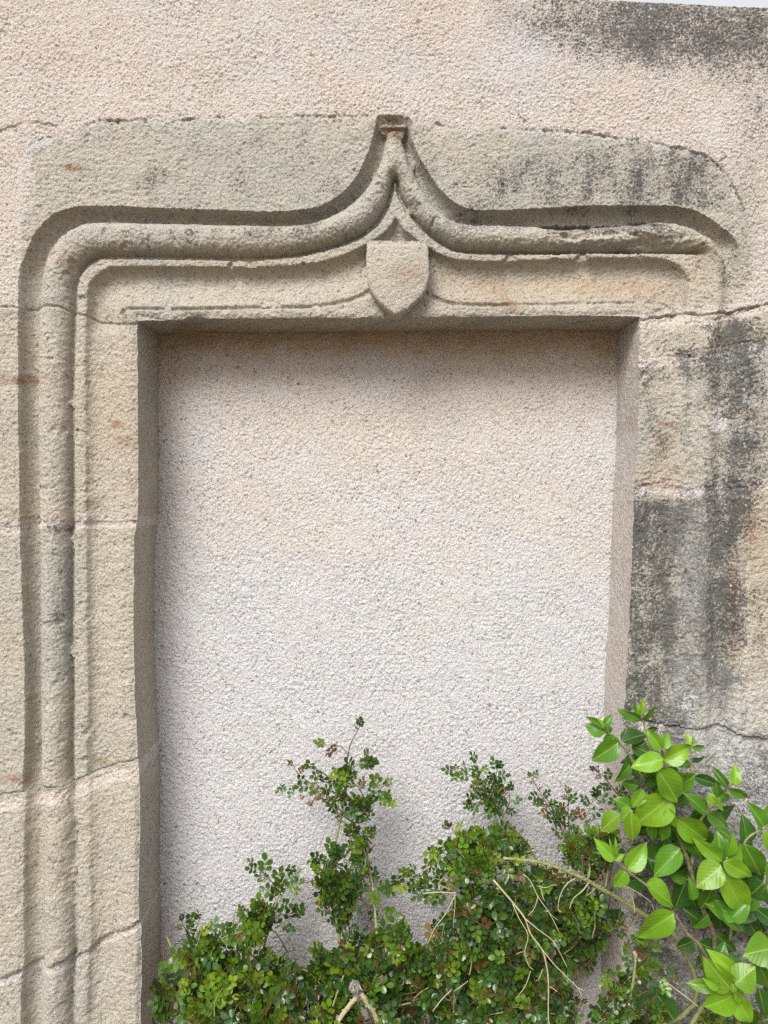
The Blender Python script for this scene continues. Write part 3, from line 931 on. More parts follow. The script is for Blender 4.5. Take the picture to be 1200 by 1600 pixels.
def tube(name, pts, r0, r1, mat, parent, sides=6, thorn=0.0, seed=0, knob=0.0):
    pts = [Vector(p) for p in smooth_line([tuple(p) for p in pts], 4)] if len(pts) > 2 else [Vector(p) for p in pts]
    q = random.Random(seed)
    n = len(pts)
    vs, qs, ts = [], [], []
    for i, p in enumerate(pts):
        t = (pts[min(i + 1, n - 1)] - pts[max(i - 1, 0)]).normalized()
        a = t.cross(Vector((0, 1, 0.2)))
        if a.length < 1e-4:
            a = Vector((1, 0, 0))
        a.normalize()
        b = t.cross(a)
        r = r0 + (r1 - r0) * i / (n - 1)
        r *= 1 + knob * (q.random() - 0.4)
        for k in range(sides):
            an = 2 * math.pi * k / sides
            vs.append(p + (a * math.cos(an) + b * math.sin(an)) * r)
    for i in range(n - 1):
        for k in range(sides):
            k2 = (k + 1) % sides
            qs.append((i * sides + k, i * sides + k2, (i + 1) * sides + k2, (i + 1) * sides + k))
    for e in (0, n - 1):
        vs.append(pts[e] + (pts[e] - pts[1 if e == 0 else n - 2]).normalized() * r1 * 0.4)
        c = len(vs) - 1
        for k in range(sides):
            k2 = (k + 1) % sides
            ts.append((e * sides + k2, e * sides + k, c) if e == 0 else (e * sides + k, e * sides + k2, c))
    if thorn:
        for i in range(1, n - 1):
            for rep in range(2):
                if q.random() < 0.55:
                    p = pts[i].lerp(pts[i + 1], q.random())
                    t = (pts[i + 1] - pts[i]).normalized()
                    w = Vector((q.uniform(-1, 1), q.uniform(-1, 0.2), q.uniform(-1, 1)))
                    w = (w - t * w.dot(t)).normalized()
                    c = len(vs)
                    s_ = t.cross(w) * r0 * 0.35
                    vs += [p + t * r0 * 0.7 + w * r0 * .8, p - t * r0 * 0.7 + w * r0 * .8, p + s_ + w * r0 * .7, p - s_ + w * r0 * .7, p + w * (r0 + thorn) - t * thorn * 0.4]
                    ts += [(c, c + 2, c + 4), (c + 2, c + 1, c + 4), (c + 1, c + 3, c + 4), (c + 3, c, c + 4)]
    return mesh_np(name, [tuple(v) for v in vs], qs, mat, parent, tris=ts)


# ---- rose leaf: five or seven leaflets on a thin stalk, about 42 mm
def leaflet(vs, ts, base, ang, L, W, q):
    ca, sa_ = math.cos(ang), math.sin(ang)
    st = [(0.0, 0.0), (0.22, 0.66), (0.5, 0.98), (0.78, 0.86), (0.93, 0.46), (1.0, 0.0)]
    fold = q.uniform(0.10, 0.42)
    curl = q.uniform(-0.25, 0.18)
    roll = q.uniform(-0.45, 0.45)
    b = len(vs)
    rows_ = []
    for t, w in st:
        y = t * L
        z0 = curl * L * t * t
        if w == 0:
            pts = [(0, y, z0)]
        else:
            hw = w * W / 2
            pts = [(-hw, y, z0 + fold * hw), (0, y, z0), (hw, y, z0 + fold * hw)]
        row = []
        for x, yy, z in pts:
            z += roll * x
            row.append(len(vs))
            vs.append((base[0] + x * ca - yy * sa_, base[1] + x * sa_ + yy * ca, base[2] + z))
        rows_.append(row)
    for r1, r2 in zip(rows_[:-1], rows_[1:]):
        if len(r1) == 1:
            ts.append((r1[0], r2[1], r2[0]))
            ts.append((r1[0], r2[2], r2[1]))
        elif len(r2) == 1:
            ts.append((r1[0], r1[1], r2[0]))
            ts.append((r1[1], r1[2], r2[0]))
        else:
            for k in (0, 1):
                ts.append((r1[k], r1[k + 1], r2[k + 1]))
                ts.append((r1[k], r2[k + 1], r2[k]))


def rose_leaf_mesh(i, n):
    q = random.Random(100 + i)
    vs, ts = [], []
    Lr = 0.031
    w = 0.0007
    arch = q.uniform(-0.15, 0.25)
    zz = lambda t: arch * Lr * (t - t * t) * 2
    pr_ = len(vs)
    for t in (0, 0.33, 0.66, 1.0):
        vs += [(-w, t * Lr, zz(t)), (w, t * Lr, zz(t)), (0, t * Lr, zz(t) - 1.5 * w)]
    for k in range(3):
        a = pr_ + 3 * k
        for m_ in range(3):
            m2 = (m_ + 1) % 3
            ts += [(a + m_, a + m2, a + 3 + m2), (a + m_, a + 3 + m2, a + 3 + m_)]
    L = q.uniform(0.0145, 0.0185)
    leaflet(vs, ts, (0, Lr, zz(1)), q.uniform(-.15, .15), L * 1.06, L * 0.74, q)
    prs = [0.40, 0.78] if n == 5 else [0.25, 0.55, 0.86]
    if n == 3:
        prs = [0.75]
    for t in prs:
        sc = 0.78 + 0.22 * t
        for sg in (-1, 1):
            leaflet(vs, ts, (sg * w, t * Lr + q.uniform(-.001, .001), zz(t)), sg * -1 * q.uniform(0.95, 1.3), L * sc, L * sc * 0.74, q)
    me = bpy.data.meshes.new('rose_leaf')
    me.from_pydata(vs, [], ts)
    me.polygons.foreach_set('use_smooth', [True] * len(me.polygons))
    me.materials.append(M_ROSE)
    return me


ROSE = [rose_leaf_mesh(i, n) for i, n in enumerate((5, 7, 5, 7, 5, 7, 3, 5))]
PAL_OLD = [(0.052, 0.115, 0.016), (0.040, 0.095, 0.022), (0.072, 0.140, 0.014), (0.058, 0.115, 0.030), (0.042, 0.090, 0.013), (0.088, 0.155, 0.013)]
PAL_NEW = [(0.125, 0.215, 0.012), (0.100, 0.190, 0.012), (0.160, 0.220, 0.014), (0.080, 0.165, 0.014)]
PAL_RED = [(0.12, 0.055, 0.025), (0.11, 0.085, 0.018), (0.10, 0.10, 0.018), (0.13, 0.10, 0.02)]


def orient(loc, axis, normal, sx, sy, sz):
    y = Vector(axis).normalized()
    z = Vector(normal)
    z = (z - y * z.dot(y)).normalized()
    x = y.cross(z)
    m = Matrix((x, y, z)).transposed().to_4x4()
    return Matrix.Translation(loc) @ m @ Matrix.Diagonal((sx, sy, sz, 1))


class Bush:
    def __init__(self, name, label, cat, bx, by, d):
        b = P(bx, 1900, d)
        b.z = 0.0
        self.base = b
        self.o = empty(name, label, cat, b)
        self.leaves = []
        self.cane_pts = []

    def leaf(self, loc, axis, normal, sc, col):
        self.leaves.append((rnd.choice(ROSE), orient(loc, axis, normal, sc, sc, sc), col, sc))

    def finish(self):
        """the 300 leaves that show largest are parts of their own, the rest is one part"""
        order = sorted(self.leaves, key=lambda l: l[1].translation.y - 0.03 * l[3])
        for me, mw, col, sc in order[:300]:
            o = bpy.data.objects.new('leaf', me)
            o.color = (*col, 1)
            o.matrix_basis = mw
            link(o, self.o)
        vs_, ts_, cs_ = [], [], []
        for me, mw, col, sc in order[300:]:
            b_ = len(vs_)
            vs_ += [tuple(mw @ v.co) for v in me.vertices]
            ts_ += [tuple(i + b_ for i in p.vertices) for p in me.polygons]
            cs_ += [(*col, 1)] * len(me.vertices)
        if vs_:
            o = mesh_np('foliage', vs_, None, M_ROSE_MASS, self.o, tris=ts_)
            ca = o.data.color_attributes.new('leaf_colour', 'FLOAT_COLOR', 'POINT')
            ca.data.foreach_set('color', np.array(cs_, np.float32).ravel())
            o['kind'] = 'stuff'

    def shoot(self, pts, d0, d1, young=0.3, spacing=11.0, sc=(0.62, 0.98), r=0.0011, mat=None, start=0.12, red_tip=0.3, poly=None, dens=1.0, twig=True):
        """a leafy shoot through survey points, from depth d0 to d1; leaves alternate along it"""
        q = rnd
        p2 = smooth_line(pts, 6) if len(pts) > 2 else [tuple(np.array(pts[0]) + (np.array(pts[1]) - np.array(pts[0])) * t / 6) for t in range(7)]
        n = len(p2)
        p3 = [P(p2[i][0], p2[i][1], d0 + (d1 - d0) * i / (n - 1)) for i in range(n)]
        if twig:
            tube('twig', p3, r * 1.3, r * 0.6, mat or (M_REDTWIG if q.random() < 0.55 else M_CANE), self.o, 5)
        acc = 0.0
        tot = sum(math.dist(p2[i], p2[i + 1]) for i in range(n - 1))
        run = 0.0
        side_ = 1
        nxt = tot * start
        for i in range(n - 1):
            seg = math.dist(p2[i], p2[i + 1])
            while nxt <= run + seg:
                t = (nxt - run) / max(seg, 1e-6)
                u = nxt / tot
                loc = p3[i].lerp(p3[i + 1], t)
                dr_ = (p3[i + 1] - p3[i]).normalized()
                px = p2[i][0] + (p2[i + 1][0] - p2[i][0]) * t
                py = p2[i][1] + (p2[i + 1][1] - p2[i][1]) * t
                nxt += spacing * q.uniform(0.6, 1.4)
                side_ = -side_
                if q.random() > dens:
                    continue
                lat = Vector((dr_.z, 0, -dr_.x)) * side_
                ax = dr_ * q.uniform(0.15, 0.9) + lat * q.uniform(0.5, 1.0) + Vector((0, q.uniform(-0.9, 0.35), q.uniform(-0.1, 0.35)))
                nm = Vector((q.uniform(-.6, .5), q.uniform(-1.0, -0.35), q.uniform(0.15, 1.0)))
                self._leaf(loc, ax, nm, sc, u, young, red_tip, px, py, poly)
            run += seg
        # terminal leaves
        for rep in range(2):
            dr_ = (p3[-1] - p3[-2]).normalized()
            ax = dr_ + Vector((q.uniform(-.5, .5), q.uniform(-.5, .2), q.uniform(-.2, .4)))
            nm = Vector((q.uniform(-.5, .5), -0.8, q.uniform(0.1, 0.8)))
            self._leaf(p3[-1], ax, nm, (sc[0] * 0.8, sc[1] * 0.85), 1.0, young, red_tip, p2[-1][0], p2[-1][1], poly)

    def _leaf(self, loc, ax, nm, sc, u, young, red_tip, px, py, poly):
        q = rnd
        ax = Vector(ax).normalized()
        s_ = q.uniform(*sc)
        if poly is not None:
            tip = loc + ax * 0.036 * s_
            f = D / (D + tip.y)
            tx = CX + ((tip.x / S + 600) - CX) * f
            ty = CY + ((1600 - (tip.z - Z0) / S) - CY) * f
            if not inside(poly, np.array([tx]), np.array([ty]))[0]:
                return
        yg = young + 0.35 * (u - 0.5) + q.uniform(-.25, .25)
        if u > 0.8 and q.random() < red_tip:
            c = q.choice(PAL_RED)
            s_ *= 0.6
        elif q.random() < 0.06:
            c = q.choice(PAL_RED)
        elif yg > 0.5:
            c = q.choice(PAL_NEW)
        else:
            c = q.choice(PAL_OLD)
        g = q.uniform(0.5, 1.15)
        self.leaf(loc, ax, nm, s_, (c[0] * g, c[1] * g, c[2] * g))

    def fill(self, poly, n, d, young, up=(0, -1), spread=0.9, length=(35, 70), **kw):
        xs = [p[0] for p in poly]
        ys = [p[1] for p in poly]
        k = 0
        tries = 0
        while k < n and tries < n * 30:
            tries += 1
            x, y = rnd.uniform(min(xs), max(xs)), rnd.uniform(min(ys), max(ys))
            if not inside(poly, np.array([x]), np.array([y]))[0]:
                continue
            a = math.atan2(up[1], up[0]) + rnd.gauss(0, spread)
            L = rnd.uniform(*length)
            bend = rnd.uniform(-.5, .5)
            p = [(x, y)]
            for s_ in (0.5, 1.0):
                aa = a + bend * s_
                p.append((x + math.cos(aa) * L * s_, y + math.sin(aa) * L * s_))
            if not inside(poly, np.array([p[-1][0]]), np.array([p[-1][1]]))[0]:
                continue
            d0 = rnd.uniform(*d)
            w = P(p[0][0], p[0][1], d0)
            near = [c for c in self.cane_pts if c.z < w.z + 0.02]
            if near:
                c = min(near, key=lambda c: (c - w).length + 0.4 * max(0, c.z - w.z))
                if 0.004 < (c - w).length < 0.14:
                    m_ = c.lerp(w, 0.5) + Vector((rnd.uniform(-.006, .006), rnd.uniform(-.008, .004), -0.010))
                    tube('twig', [c, m_, w], 0.0016, 0.0013, M_REDTWIG if rnd.random() < 0.5 else M_CANE, self.o, 5)
            self.shoot(p, d0, d0 + rnd.uniform(0.0, 0.03), young + rnd.uniform(-.3, .3), poly=poly, **kw)
            k += 1

    def cane(self, pts, d0, d1, r0, r1, mat, name='cane', thorn=0.0, root=True, sides=8, seed=0):
        n = len(pts)
        p3 = [P(x, y, d0 + (d1 - d0) * i / max(n - 1, 1)) for i, (x, y) in enumerate(pts)]
        if root:      # first point is the lowest: lead it down to the root
            b = Vector(self.base) + Vector((rnd.uniform(-.02, .02), rnd.uniform(-.01, .01), -0.01))
            p3 = [b, b.lerp(p3[0], 0.5) + Vector((rnd.uniform(-.015, .015), 0, 0))] + p3
        if name == 'cane':
            self.cane_pts += [Vector(q_) for q_ in smooth_line([tuple(v) for v in p3], 6)]
        return tube(name, p3, r0, r1, mat, self.o, sides, thorn, seed, 0.12 if thorn else 0.3)


# ---- rose at the left
A = Bush('rose_bush', 'low bushy green rose at the foot of the left door jamb', 'rose bush', 350, 1900, 0.0)
A.cane([(330, 1640), (335, 1560), (322, 1500), (308, 1455)], -0.04, -0.06, 0.0035, 0.0015, M_CANE)
A.cane([(390, 1640), (398, 1540), (415, 1470), (428, 1420), (446, 1375)], -0.03, -0.06, 0.0032, 0.0013, M_CANE)
A.cane([(300, 1640), (282, 1580), (262, 1530), (256, 1490), (261, 1457)], -0.02, -0.05, 0.003, 0.0010, M_REDTWIG)
A.cane([(420, 1650), (410, 1572), (425, 1560), (430, 1552)], 0.0, -0.02, 0.003, 0.0022, M_BARK)
A.shoot([(440, 1400), (420, 1372), (400, 1352)], -0.06, -0.05, 0.1, 11, red_tip=0.5)
A.shoot([(432, 1420), (445, 1390), (450, 1368)], -0.06, -0.05, 0.1, 9, red_tip=0.1)
A.shoot([(430, 1450), (446, 1440), (458, 1432)], -0.06, -0.05, 0.1, 12, red_tip=0.1)
A.shoot([(300, 1480), (293, 1460), (284, 1440)], -0.05, -0.03, 0.4, 14, red_tip=0.9)
A.shoot([(300, 1470), (305, 1455), (312, 1436)], -0.05, -0.03, 0.4, 14, red_tip=0.9)
pA1 = [(262, 1500), (272, 1478), (292, 1455), (318, 1448), (345, 1432), (372, 1412), (398, 1402), (430, 1402), (444, 1410), (430, 1440), (418, 1466), (424, 1490), (446, 1480), (470, 1500), (475, 1640), (270, 1640)]
pA2 = [(240, 1520), (252, 1500), (268, 1490), (282, 1520), (280, 1570), (262, 1600), (244, 1640), (236, 1570)]
A.fill(pA2, 10, (-0.03, 0.03), -0.15, spread=0.7, length=(25, 55), sc=(0.8, 1.15))
A.fill(pA1, 68, (-0.06, 0.05), 0.42, spread=0.6, sc=(0.6, 0.95), spacing=9)
A.fill([(290, 1500), (420, 1500), (470, 1560), (470, 1640), (280, 1640)], 18, (0.03, 0.09), 0.55, spread=0.7, sc=(0.7, 1.0))
A.fill([(372, 1412), (430, 1395), (450, 1410), (440, 1440), (420, 1460), (380, 1450)], 6, (-0.07, -0.02), 0.1, spread=0.6, length=(25, 40))

# ---- rose in the middle with the tall shoot
B = Bush('rose_bush', 'rose with one tall leafy shoot climbing the middle of the panel', 'rose bush', 570, 1900, 0.0)
B.cane([(572, 1640), (580, 1566), (584, 1540), (589, 1494), (588, 1450), (586, 1426), (582, 1383), (571, 1329)], 0.02, -0.05, 0.0044, 0.0022, M_CANE, thorn=0.004, seed=3)
B.cane([(545, 1640), (535, 1560), (532, 1480), (522, 1410), (520, 1345), (530, 1290), (540, 1240), (541, 1195)], -0.03, -0.06, 0.004, 0.0014, M_CANE, seed=4)
B.cane([(600, 1640), (594, 1606), (580, 1576), (564, 1553)], 0.03, 0.06, 0.0062, 0.0050, M_TWIG, 'cut_cane', 0.003, seed=5)
B.cane([(510, 1650), (524, 1604), (545, 1572), (556, 1560)], 0.04, 0.06, 0.0050, 0.0042, M_TWIG, 'cut_cane', 0.003, seed=6)
B.cane([(585, 1640), (576, 1600), (566, 1570), (558, 1548), (553, 1540)], 0.02, 0.065, 0.0085, 0.0105, M_WOODEND, 'stump', 0.0, seed=8)
for k in range(9):
    a = rnd.uniform(0, 6.28)
    c = P(556 + rnd.uniform(-7, 7), 1541 + rnd.uniform(-6, 7), 0.07)
    tube('bark_shred', [c, c + Vector((math.cos(a) * 0.008, -0.006, math.sin(a) * 0.006)), c + Vector((math.cos(a) * 0.015, -0.004, math.sin(a) * 0.012))], 0.0022, 0.0009, M_WOODEND, B.o, 5, seed=k)
B.cane([(520, 1572), (528, 1548), (537, 1524)], 0.06, 0.05, 0.0016, 0.0012, M_CANE, 'stalk', root=False)
B.cane([(500, 1640), (496, 1600), (493, 1572)], 0.06, 0.05, 0.0014, 0.0010, M_TWIG, 'stalk', root=False)
B.shoot([(541, 1200), (544, 1180), (549, 1160), (562, 1136)], -0.06, -0.05, 0.3, 60, start=0.9, red_tip=0.7, r=0.0013, mat=M_REDTWIG, sc=(0.6, 0.8))
B.shoot([(544, 1180), (532, 1166), (510, 1164)], -0.06, -0.055, 0.15, 26, start=0.5, red_tip=0.0, mat=M_REDTWIG, r=0.0008)
B.shoot([(530, 1240), (500, 1232), (470, 1213), (458, 1196)], -0.06, -0.045, 0.2, 24, start=0.5, red_tip=0.8, mat=M_REDTWIG)
B.shoot([(520, 1225), (500, 1222), (450, 1228)], -0.055, -0.04, 0.2, 14, start=0.35, red_tip=0.0, mat=M_REDTWIG, r=0.0008, sc=(0.5, 0.7))
B.shoot([(520, 1220), (500, 1205), (482, 1200)], -0.055, -0.04, 0.2, 14, start=0.4, red_tip=0.6, mat=M_REDTWIG)
B.shoot([(560, 1252), (585, 1240), (600, 1228)], -0.055, -0.04, 0.3, 16, start=0.4, red_tip=0.5, mat=M_REDTWIG)
B.shoot([(565, 1255), (585, 1250), (603, 1252)], -0.055, -0.04, 0.3, 10, start=0.3, red_tip=0.0, sc=(0.5, .7))
B.shoot([(545, 1205), (558, 1195), (570, 1190)], -0.055, -0.05, 0.1, 11, start=0.2, red_tip=0.0)
pB1 = [(498, 1215), (520, 1204), (545, 1194), (566, 1204), (582, 1222), (588, 1250), (583, 1278), (562, 1290), (540, 1284), (512, 1272), (504, 1250)]
B.fill(pB1, 13, (-0.07, -0.02), 0.25, spread=0.8, length=(20, 40), spacing=8, sc=(0.55, 0.85), red_tip=0.05)
pB2 = [(492, 1330), (512, 1312), (530, 1300), (528, 1284), (556, 1282), (584, 1296), (590, 1318), (572, 1340), (576, 1372), (566, 1398), (562, 1440), (556, 1468), (530, 1470), (518, 1442), (484, 1436), (494, 1404), (476, 1388), (494, 1362), (470, 1350)]
B.fill(pB2, 24, (-0.08, -0.02), 0.2, spread=0.8, length=(22, 46), spacing=8, sc=(0.55, 0.9), red_tip=0.1)
B.shoot([(575, 1340), (572, 1320), (580, 1300)], -0.06, -0.05, 0.4, 8, sc=(0.4, .6), red_tip=0.1)
B.shoot([(583, 1400), (578, 1370), (570, 1335)], -0.05, -0.05, 0.4, 8, sc=(0.45, .65), red_tip=0.3)
B.shoot([(587, 1440), (596, 1420), (598, 1398)], -0.04, -0.03, 0.2, 14, sc=(0.7, 1.0), red_tip=0.0)
B.shoot([(510, 1370), (492, 1376), (468, 1382), (464, 1392)], -0.06, -0.04, 0.2, 200, start=2, red_tip=0.9, mat=M_REDTWIG, sc=(.4, .5))
pB3 = [(452, 1500), (476, 1512), (500, 1488), (530, 1476), (556, 1452), (588, 1440), (616, 1432), (642, 1446), (650, 1470), (690, 1500), (700, 1520), (700, 1640), (452, 1640)]
B.fill(pB3, 80, (-0.06, 0.04), 0.25, spread=0.7, spacing=9, sc=(0.62, 1.0))
B.fill([(480, 1490), (498, 1470), (520, 1500), (500, 1520)], 3, (-0.02, 0.02), 0.0, length=(20, 30))
for (x, y, big) in ((487, 1238, 1.0), (497, 1244, 1.3), (472, 1245, 0.8), (485, 1254, 1.1), (494, 1230, 1.1)):
    c = P(x, y, -0.035 + rnd.uniform(-.006, .006))
    vs, ts = [], []
    R = 0.0048 * big
    for i in range(5):
        for k in range(8):
            th, ph_ = math.pi * (i + 0.5) / 5, 2 * math.pi * k / 8
            rr = R * (1 + 0.2 * rnd.uniform(-1, 1))
            vs.append(tuple(c + Vector((rr * math.sin(th) * math.cos(ph_), rr * math.sin(th) * math.sin(ph_), rr * 1.2 * math.cos(th)))))
    for i in range(4):
        for k in range(8):
            k2 = (k + 1) % 8
            a_ = i * 8
            ts += [(a_ + k, a_ + 8 + k, a_ + 8 + k2), (a_ + k, a_ + 8 + k2, a_ + k2)]
    for k in range(9):
        a = rnd.uniform(0, 6.28)
        dv = Vector((math.cos(a), rnd.uniform(-.9, .1), math.sin(a))).normalized()
        sv_ = dv.cross(Vector((0, 1, 0.3))).normalized() * R * 0.35
        b0_ = len(vs)
        vs += [tuple(c + dv * R * 0.5 + sv_), tuple(c + dv * R * 0.5 - sv_), tuple(c + dv * R * rnd.uniform(1.6, 2.6) + Vector((0, 0, rnd.uniform(-.003, .001))))]
        ts.append((b0_, b0_ + 1, b0_ + 2))
    mesh_np('dried_flower', vs, None, M_DRY, B.o, tris=ts)
    tube('flower_stalk', [P(512, 1240, -0.05), (P(512, 1240, -0.05) + c) / 2 + Vector((0, 0, 0.003)), c], 0.0009, 0.0006, M_REDTWIG, B.o, 5)

# ---- rose at the right with the pale bare twigs
Cb = Bush('rose_bush', 'wide arching rose right of the middle with pale bare twigs hanging in it', 'rose bush', 830, 1900, 0.0)
Cb.cane([(745, 1640), (742, 1600), (748, 1570), (762, 1526), (773, 1500), (780, 1440), (776, 1380), (765, 1320)], 0.02, 0.0, 0.003, 0.0013, M_CANE, seed=11)
Cb.cane([(715, 1650), (709, 1600), (709, 1550), (706, 1538), (722, 1482), (731, 1431), (726, 1370)], 0.0, 0.0, 0.0028, 0.0012, M_CANE, seed=12)
Cb.cane([(880, 1640), (885, 1540), (898, 1476), (905, 1435), (900, 1380), (880, 1300), (850, 1240)], -0.03, -0.05, 0.004, 0.0012, M_CANE, seed=13)
Cb.cane([(830, 1650), (835, 1560), (822, 1470), (800, 1390), (790, 1310), (770, 1250), (740, 1210)], -0.04, -0.06, 0.004, 0.0012, M_CANE, seed=14)
Cb.cane([(960, 1650), (1085, 1570), (1060, 1470), (1009, 1431), (960, 1400), (939, 1389), (920, 1377), (890, 1363), (867, 1354), (843, 1347), (820, 1344), (787, 1341)], 0.02, 0.10, 0.0055, 0.0024, M_CANE, thorn=0.004, seed=15)
T_ = [
    ([(771, 1375), (801, 1410), (820, 1435), (829, 1459), (847, 1484), (854, 1510), (857, 1538), (857, 1594), (863, 1604)], 0.0024, 0.0015),
    ([(847, 1484), (867, 1508), (883, 1524), (902, 1543), (910, 1559)], 0.0016, 0.0009),
    ([(902, 1543), (908, 1546), (913, 1548)], 0.0010, 0.0008),
    ([(820, 1435), (843, 1454), (864, 1470), (876, 1491), (886, 1511)], 0.0015, 0.0009),
    ([(864, 1470), (866, 1470), (869, 1469)], 0.001, 0.0008),
    ([(801, 1412), (811, 1435), (825, 1461), (820, 1487), (826, 1508), (833, 1515)], 0.0014, 0.0008),
    ([(820, 1487), (813, 1488), (807, 1491)], 0.0010, 0.0008),
    ([(829, 1517), (822, 1538), (808, 1559)], 0.0010, 0.0007),
    ([(848, 1514), (842, 1530), (838, 1532)], 0.0010, 0.0008),
    ([(857, 1541), (865, 1545), (871, 1550)], 0.0010, 0.0007),
    ([(818, 1366), (829, 1377), (840, 1400), (853, 1419), (862, 1433), (874, 1457)], 0.0013, 0.0008),
    ([(853, 1419), (860, 1428), (872, 1438)], 0.0010, 0.0007),
    ([(839, 1384), (853, 1387), (862, 1383), (870, 1383)], 0.0010, 0.0007),
    ([(841, 1400), (835, 1419), (825, 1431)], 0.0010, 0.0007),
    ([(845, 1388), (848, 1400), (851, 1408)], 0.0009, 0.0006),
    ([(899, 1372), (885, 1382), (875, 1400), (872, 1420), (877, 1425)], 0.0013, 0.0008),
    ([(920, 1379), (910, 1392), (896, 1404), (890, 1420)], 0.0016, 0.0008),
    ([(710, 1394), (711, 1412), (708, 1450)], 0.0010, 0.0007),
    ([(712, 1398), (694, 1431), (680, 1449), (668, 1475)], 0.0012, 0.0008),
    ([(660, 1396), (686, 1394), (712, 1395)], 0.0013, 0.0011),
    ([(706, 1546), (690, 1562), (676, 1580)], 0.0013, 0.0010),
    ([(709, 1549), (722, 1540), (731, 1533)], 0.0011, 0.0008),
    ([(968, 1384), (982, 1387), (1000, 1397), (1017, 1410), (1023, 1427)], 0.0014, 0.0008),
    ([(986, 1397), (990, 1410), (992, 1427)], 0.0010, 0.0007),
]
for i, (pts, r0, r1) in enumerate(T_):
    Cb.cane(pts, 0.095 + 0.02 * rnd.random(), 0.115, r0 * 0.66, r1 * 0.7, M_TWIG, 'bare_twig', root=False, sides=6, seed=20 + i)
Cb.shoot([(785, 1275), (760, 1240), (735, 1212), (712, 1205)], -0.05, -0.03, 0.1, 9, sc=(0.5, 0.8), red_tip=0.4)
Cb.shoot([(790, 1280), (772, 1245), (755, 1215), (744, 1192)], -0.05, -0.04, 0.2, 8, sc=(0.5, 0.8), red_tip=0.4)
Cb.shoot([(780, 1262), (770, 1230), (778, 1202)], -0.05, -0.04, 0.1, 8, sc=(0.5, 0.75), red_tip=0.1)
Cb.shoot([(785, 1278), (796, 1255), (796, 1238)], -0.05, -0.04, 0.1, 9, sc=(0.5, 0.75), red_tip=0.2)
Cb.shoot([(760, 1240), (750, 1252), (738, 1256)], -0.05, -0.04, 0.1, 9, sc=(0.5, 0.7), red_tip=0.0)
Cb.shoot([(890, 1320), (868, 1280), (845, 1240), (830, 1215)], -0.05, -0.03, 0.15, 8, sc=(0.45, 0.7), red_tip=0.9, mat=M_REDTWIG)
Cb.shoot([(892, 1320), (888, 1280), (888, 1240)], -0.05, -0.03, 0.15, 8, sc=(0.45, 0.7), red_tip=0.7, mat=M_REDTWIG)
Cb.shoot([(905, 1320), (915, 1280), (928, 1245)], -0.03, -0.01, 0.0, 8, sc=(0.5, 0.8), red_tip=0.2)
Cb.shoot([(880, 1290), (862, 1262), (850, 1256)], -0.05, -0.03, 0.1, 8, sc=(0.45, 0.7), red_tip=0.3)
Cb.shoot([(985, 1262), (960, 1235), (945, 1215), (930, 1204)], 0.02, 0.04, 0.2, 9, sc=(0.5, 0.7), red_tip=0.9, mat=M_REDTWIG)
Cb.shoot([(740, 1330), (715, 1308), (704, 1292)], -0.05, -0.03, 0.4, 10, sc=(0.5, 0.8), red_tip=0.6)
Cb.shoot([(740, 1345), (710, 1338), (686, 1332)], -0.05, -0.03, 0.5, 9, sc=(0.6, 0.9), red_tip=0.1)
Cb.shoot([(710, 1394), (675, 1390), (640, 1378), (620, 1380)], -0.05, -0.03, 0.3, 9, sc=(0.6, 0.9), red_tip=0.0)
Cb.shoot([(700, 1380), (672, 1370), (645, 1365)], -0.05, -0.03, 0.3, 9, sc=(0.6, 0.9), red_tip=0.0)
pC1 = [(700, 1322), (716, 1296), (742, 1292), (780, 1276), (822, 1300), (846, 1322), (866, 1316), (900, 1300), (938, 1286), (966, 1300), (972, 1350), (940, 1376), (900, 1370), (860, 1356), (790, 1372), (740, 1400), (690, 1400), (650, 1394), (688, 1362)]
pC2 = [(650, 1410), (700, 1404), (770, 1370), (850, 1350), (930, 1380), (945, 1410), (930, 1450), (922, 1480), (896, 1510), (890, 1560), (900, 1640), (690, 1640), (692, 1560), (668, 1470), (672, 1440)]
Cb.fill(pC1, 56, (-0.04, 0.05), 0.42, spread=0.8, length=(26, 52), spacing=8, sc=(0.5, 0.85), red_tip=0.35)
Cb.fill(pC2, 104, (-0.06, 0.06), 0.1, spread=0.9, spacing=9, sc=(0.6, 0.95), red_tip=0.03)

# ---- small rose low at the right, in front of the grey jamb foot
Cb.fill([(640, 1480), (690, 1470), (720, 1500), (720, 1640), (640, 1640)], 12, (-0.05, 0.03), 0.2, spread=0.8, spacing=9, sc=(0.6, 0.9))
Cb.fill([(880, 1400), (960, 1380), (975, 1440), (930, 1500), (905, 1640), (870, 1640)], 16, (-0.08, 0.0), 0.0, spread=0.9, spacing=9, sc=(0.55, 0.85))
E = Bush('rose_bush', 'small sparse rose in front of the grey foot of the right jamb', 'rose bush', 985, 1900, 0.08)
E.cane([(964, 1640), (975, 1590), (984, 1560), (990, 1530), (994, 1490)], 0.08, 0.10, 0.005, 0.0022, M_CANE, seed=41)
E.cane([(1000, 1650), (1070, 1620), (1081, 1600), (1095, 1578), (1108, 1562)], 0.08, 0.12, 0.0045, 0.004, M_CANE, seed=42)
E.cane([(1092, 1574), (1075, 1560), (1055, 1545), (1046, 1538)], 0.10, 0.10, 0.0014, 0.0010, M_TWIG, 'bare_twig', root=False, seed=43)
E.shoot([(992, 1520), (985, 1480), (972, 1448)], 0.09, 0.08, 0.4, 10, sc=(0.5, 0.8))
E.shoot([(994, 1510), (1012, 1490), (1018, 1462)], 0.09, 0.09, 0.5, 10, sc=(0.5, 0.8))
E.shoot([(990, 1530), (1020, 1525), (1045, 1528)], 0.09, 0.10, 0.4, 9, sc=(0.5, 0.8), red_tip=0.3)
E.shoot([(985, 1560), (965, 1535), (955, 1525)], 0.09, 0.10, 0.5, 9, sc=(0.5, 0.75), red_tip=0.5)
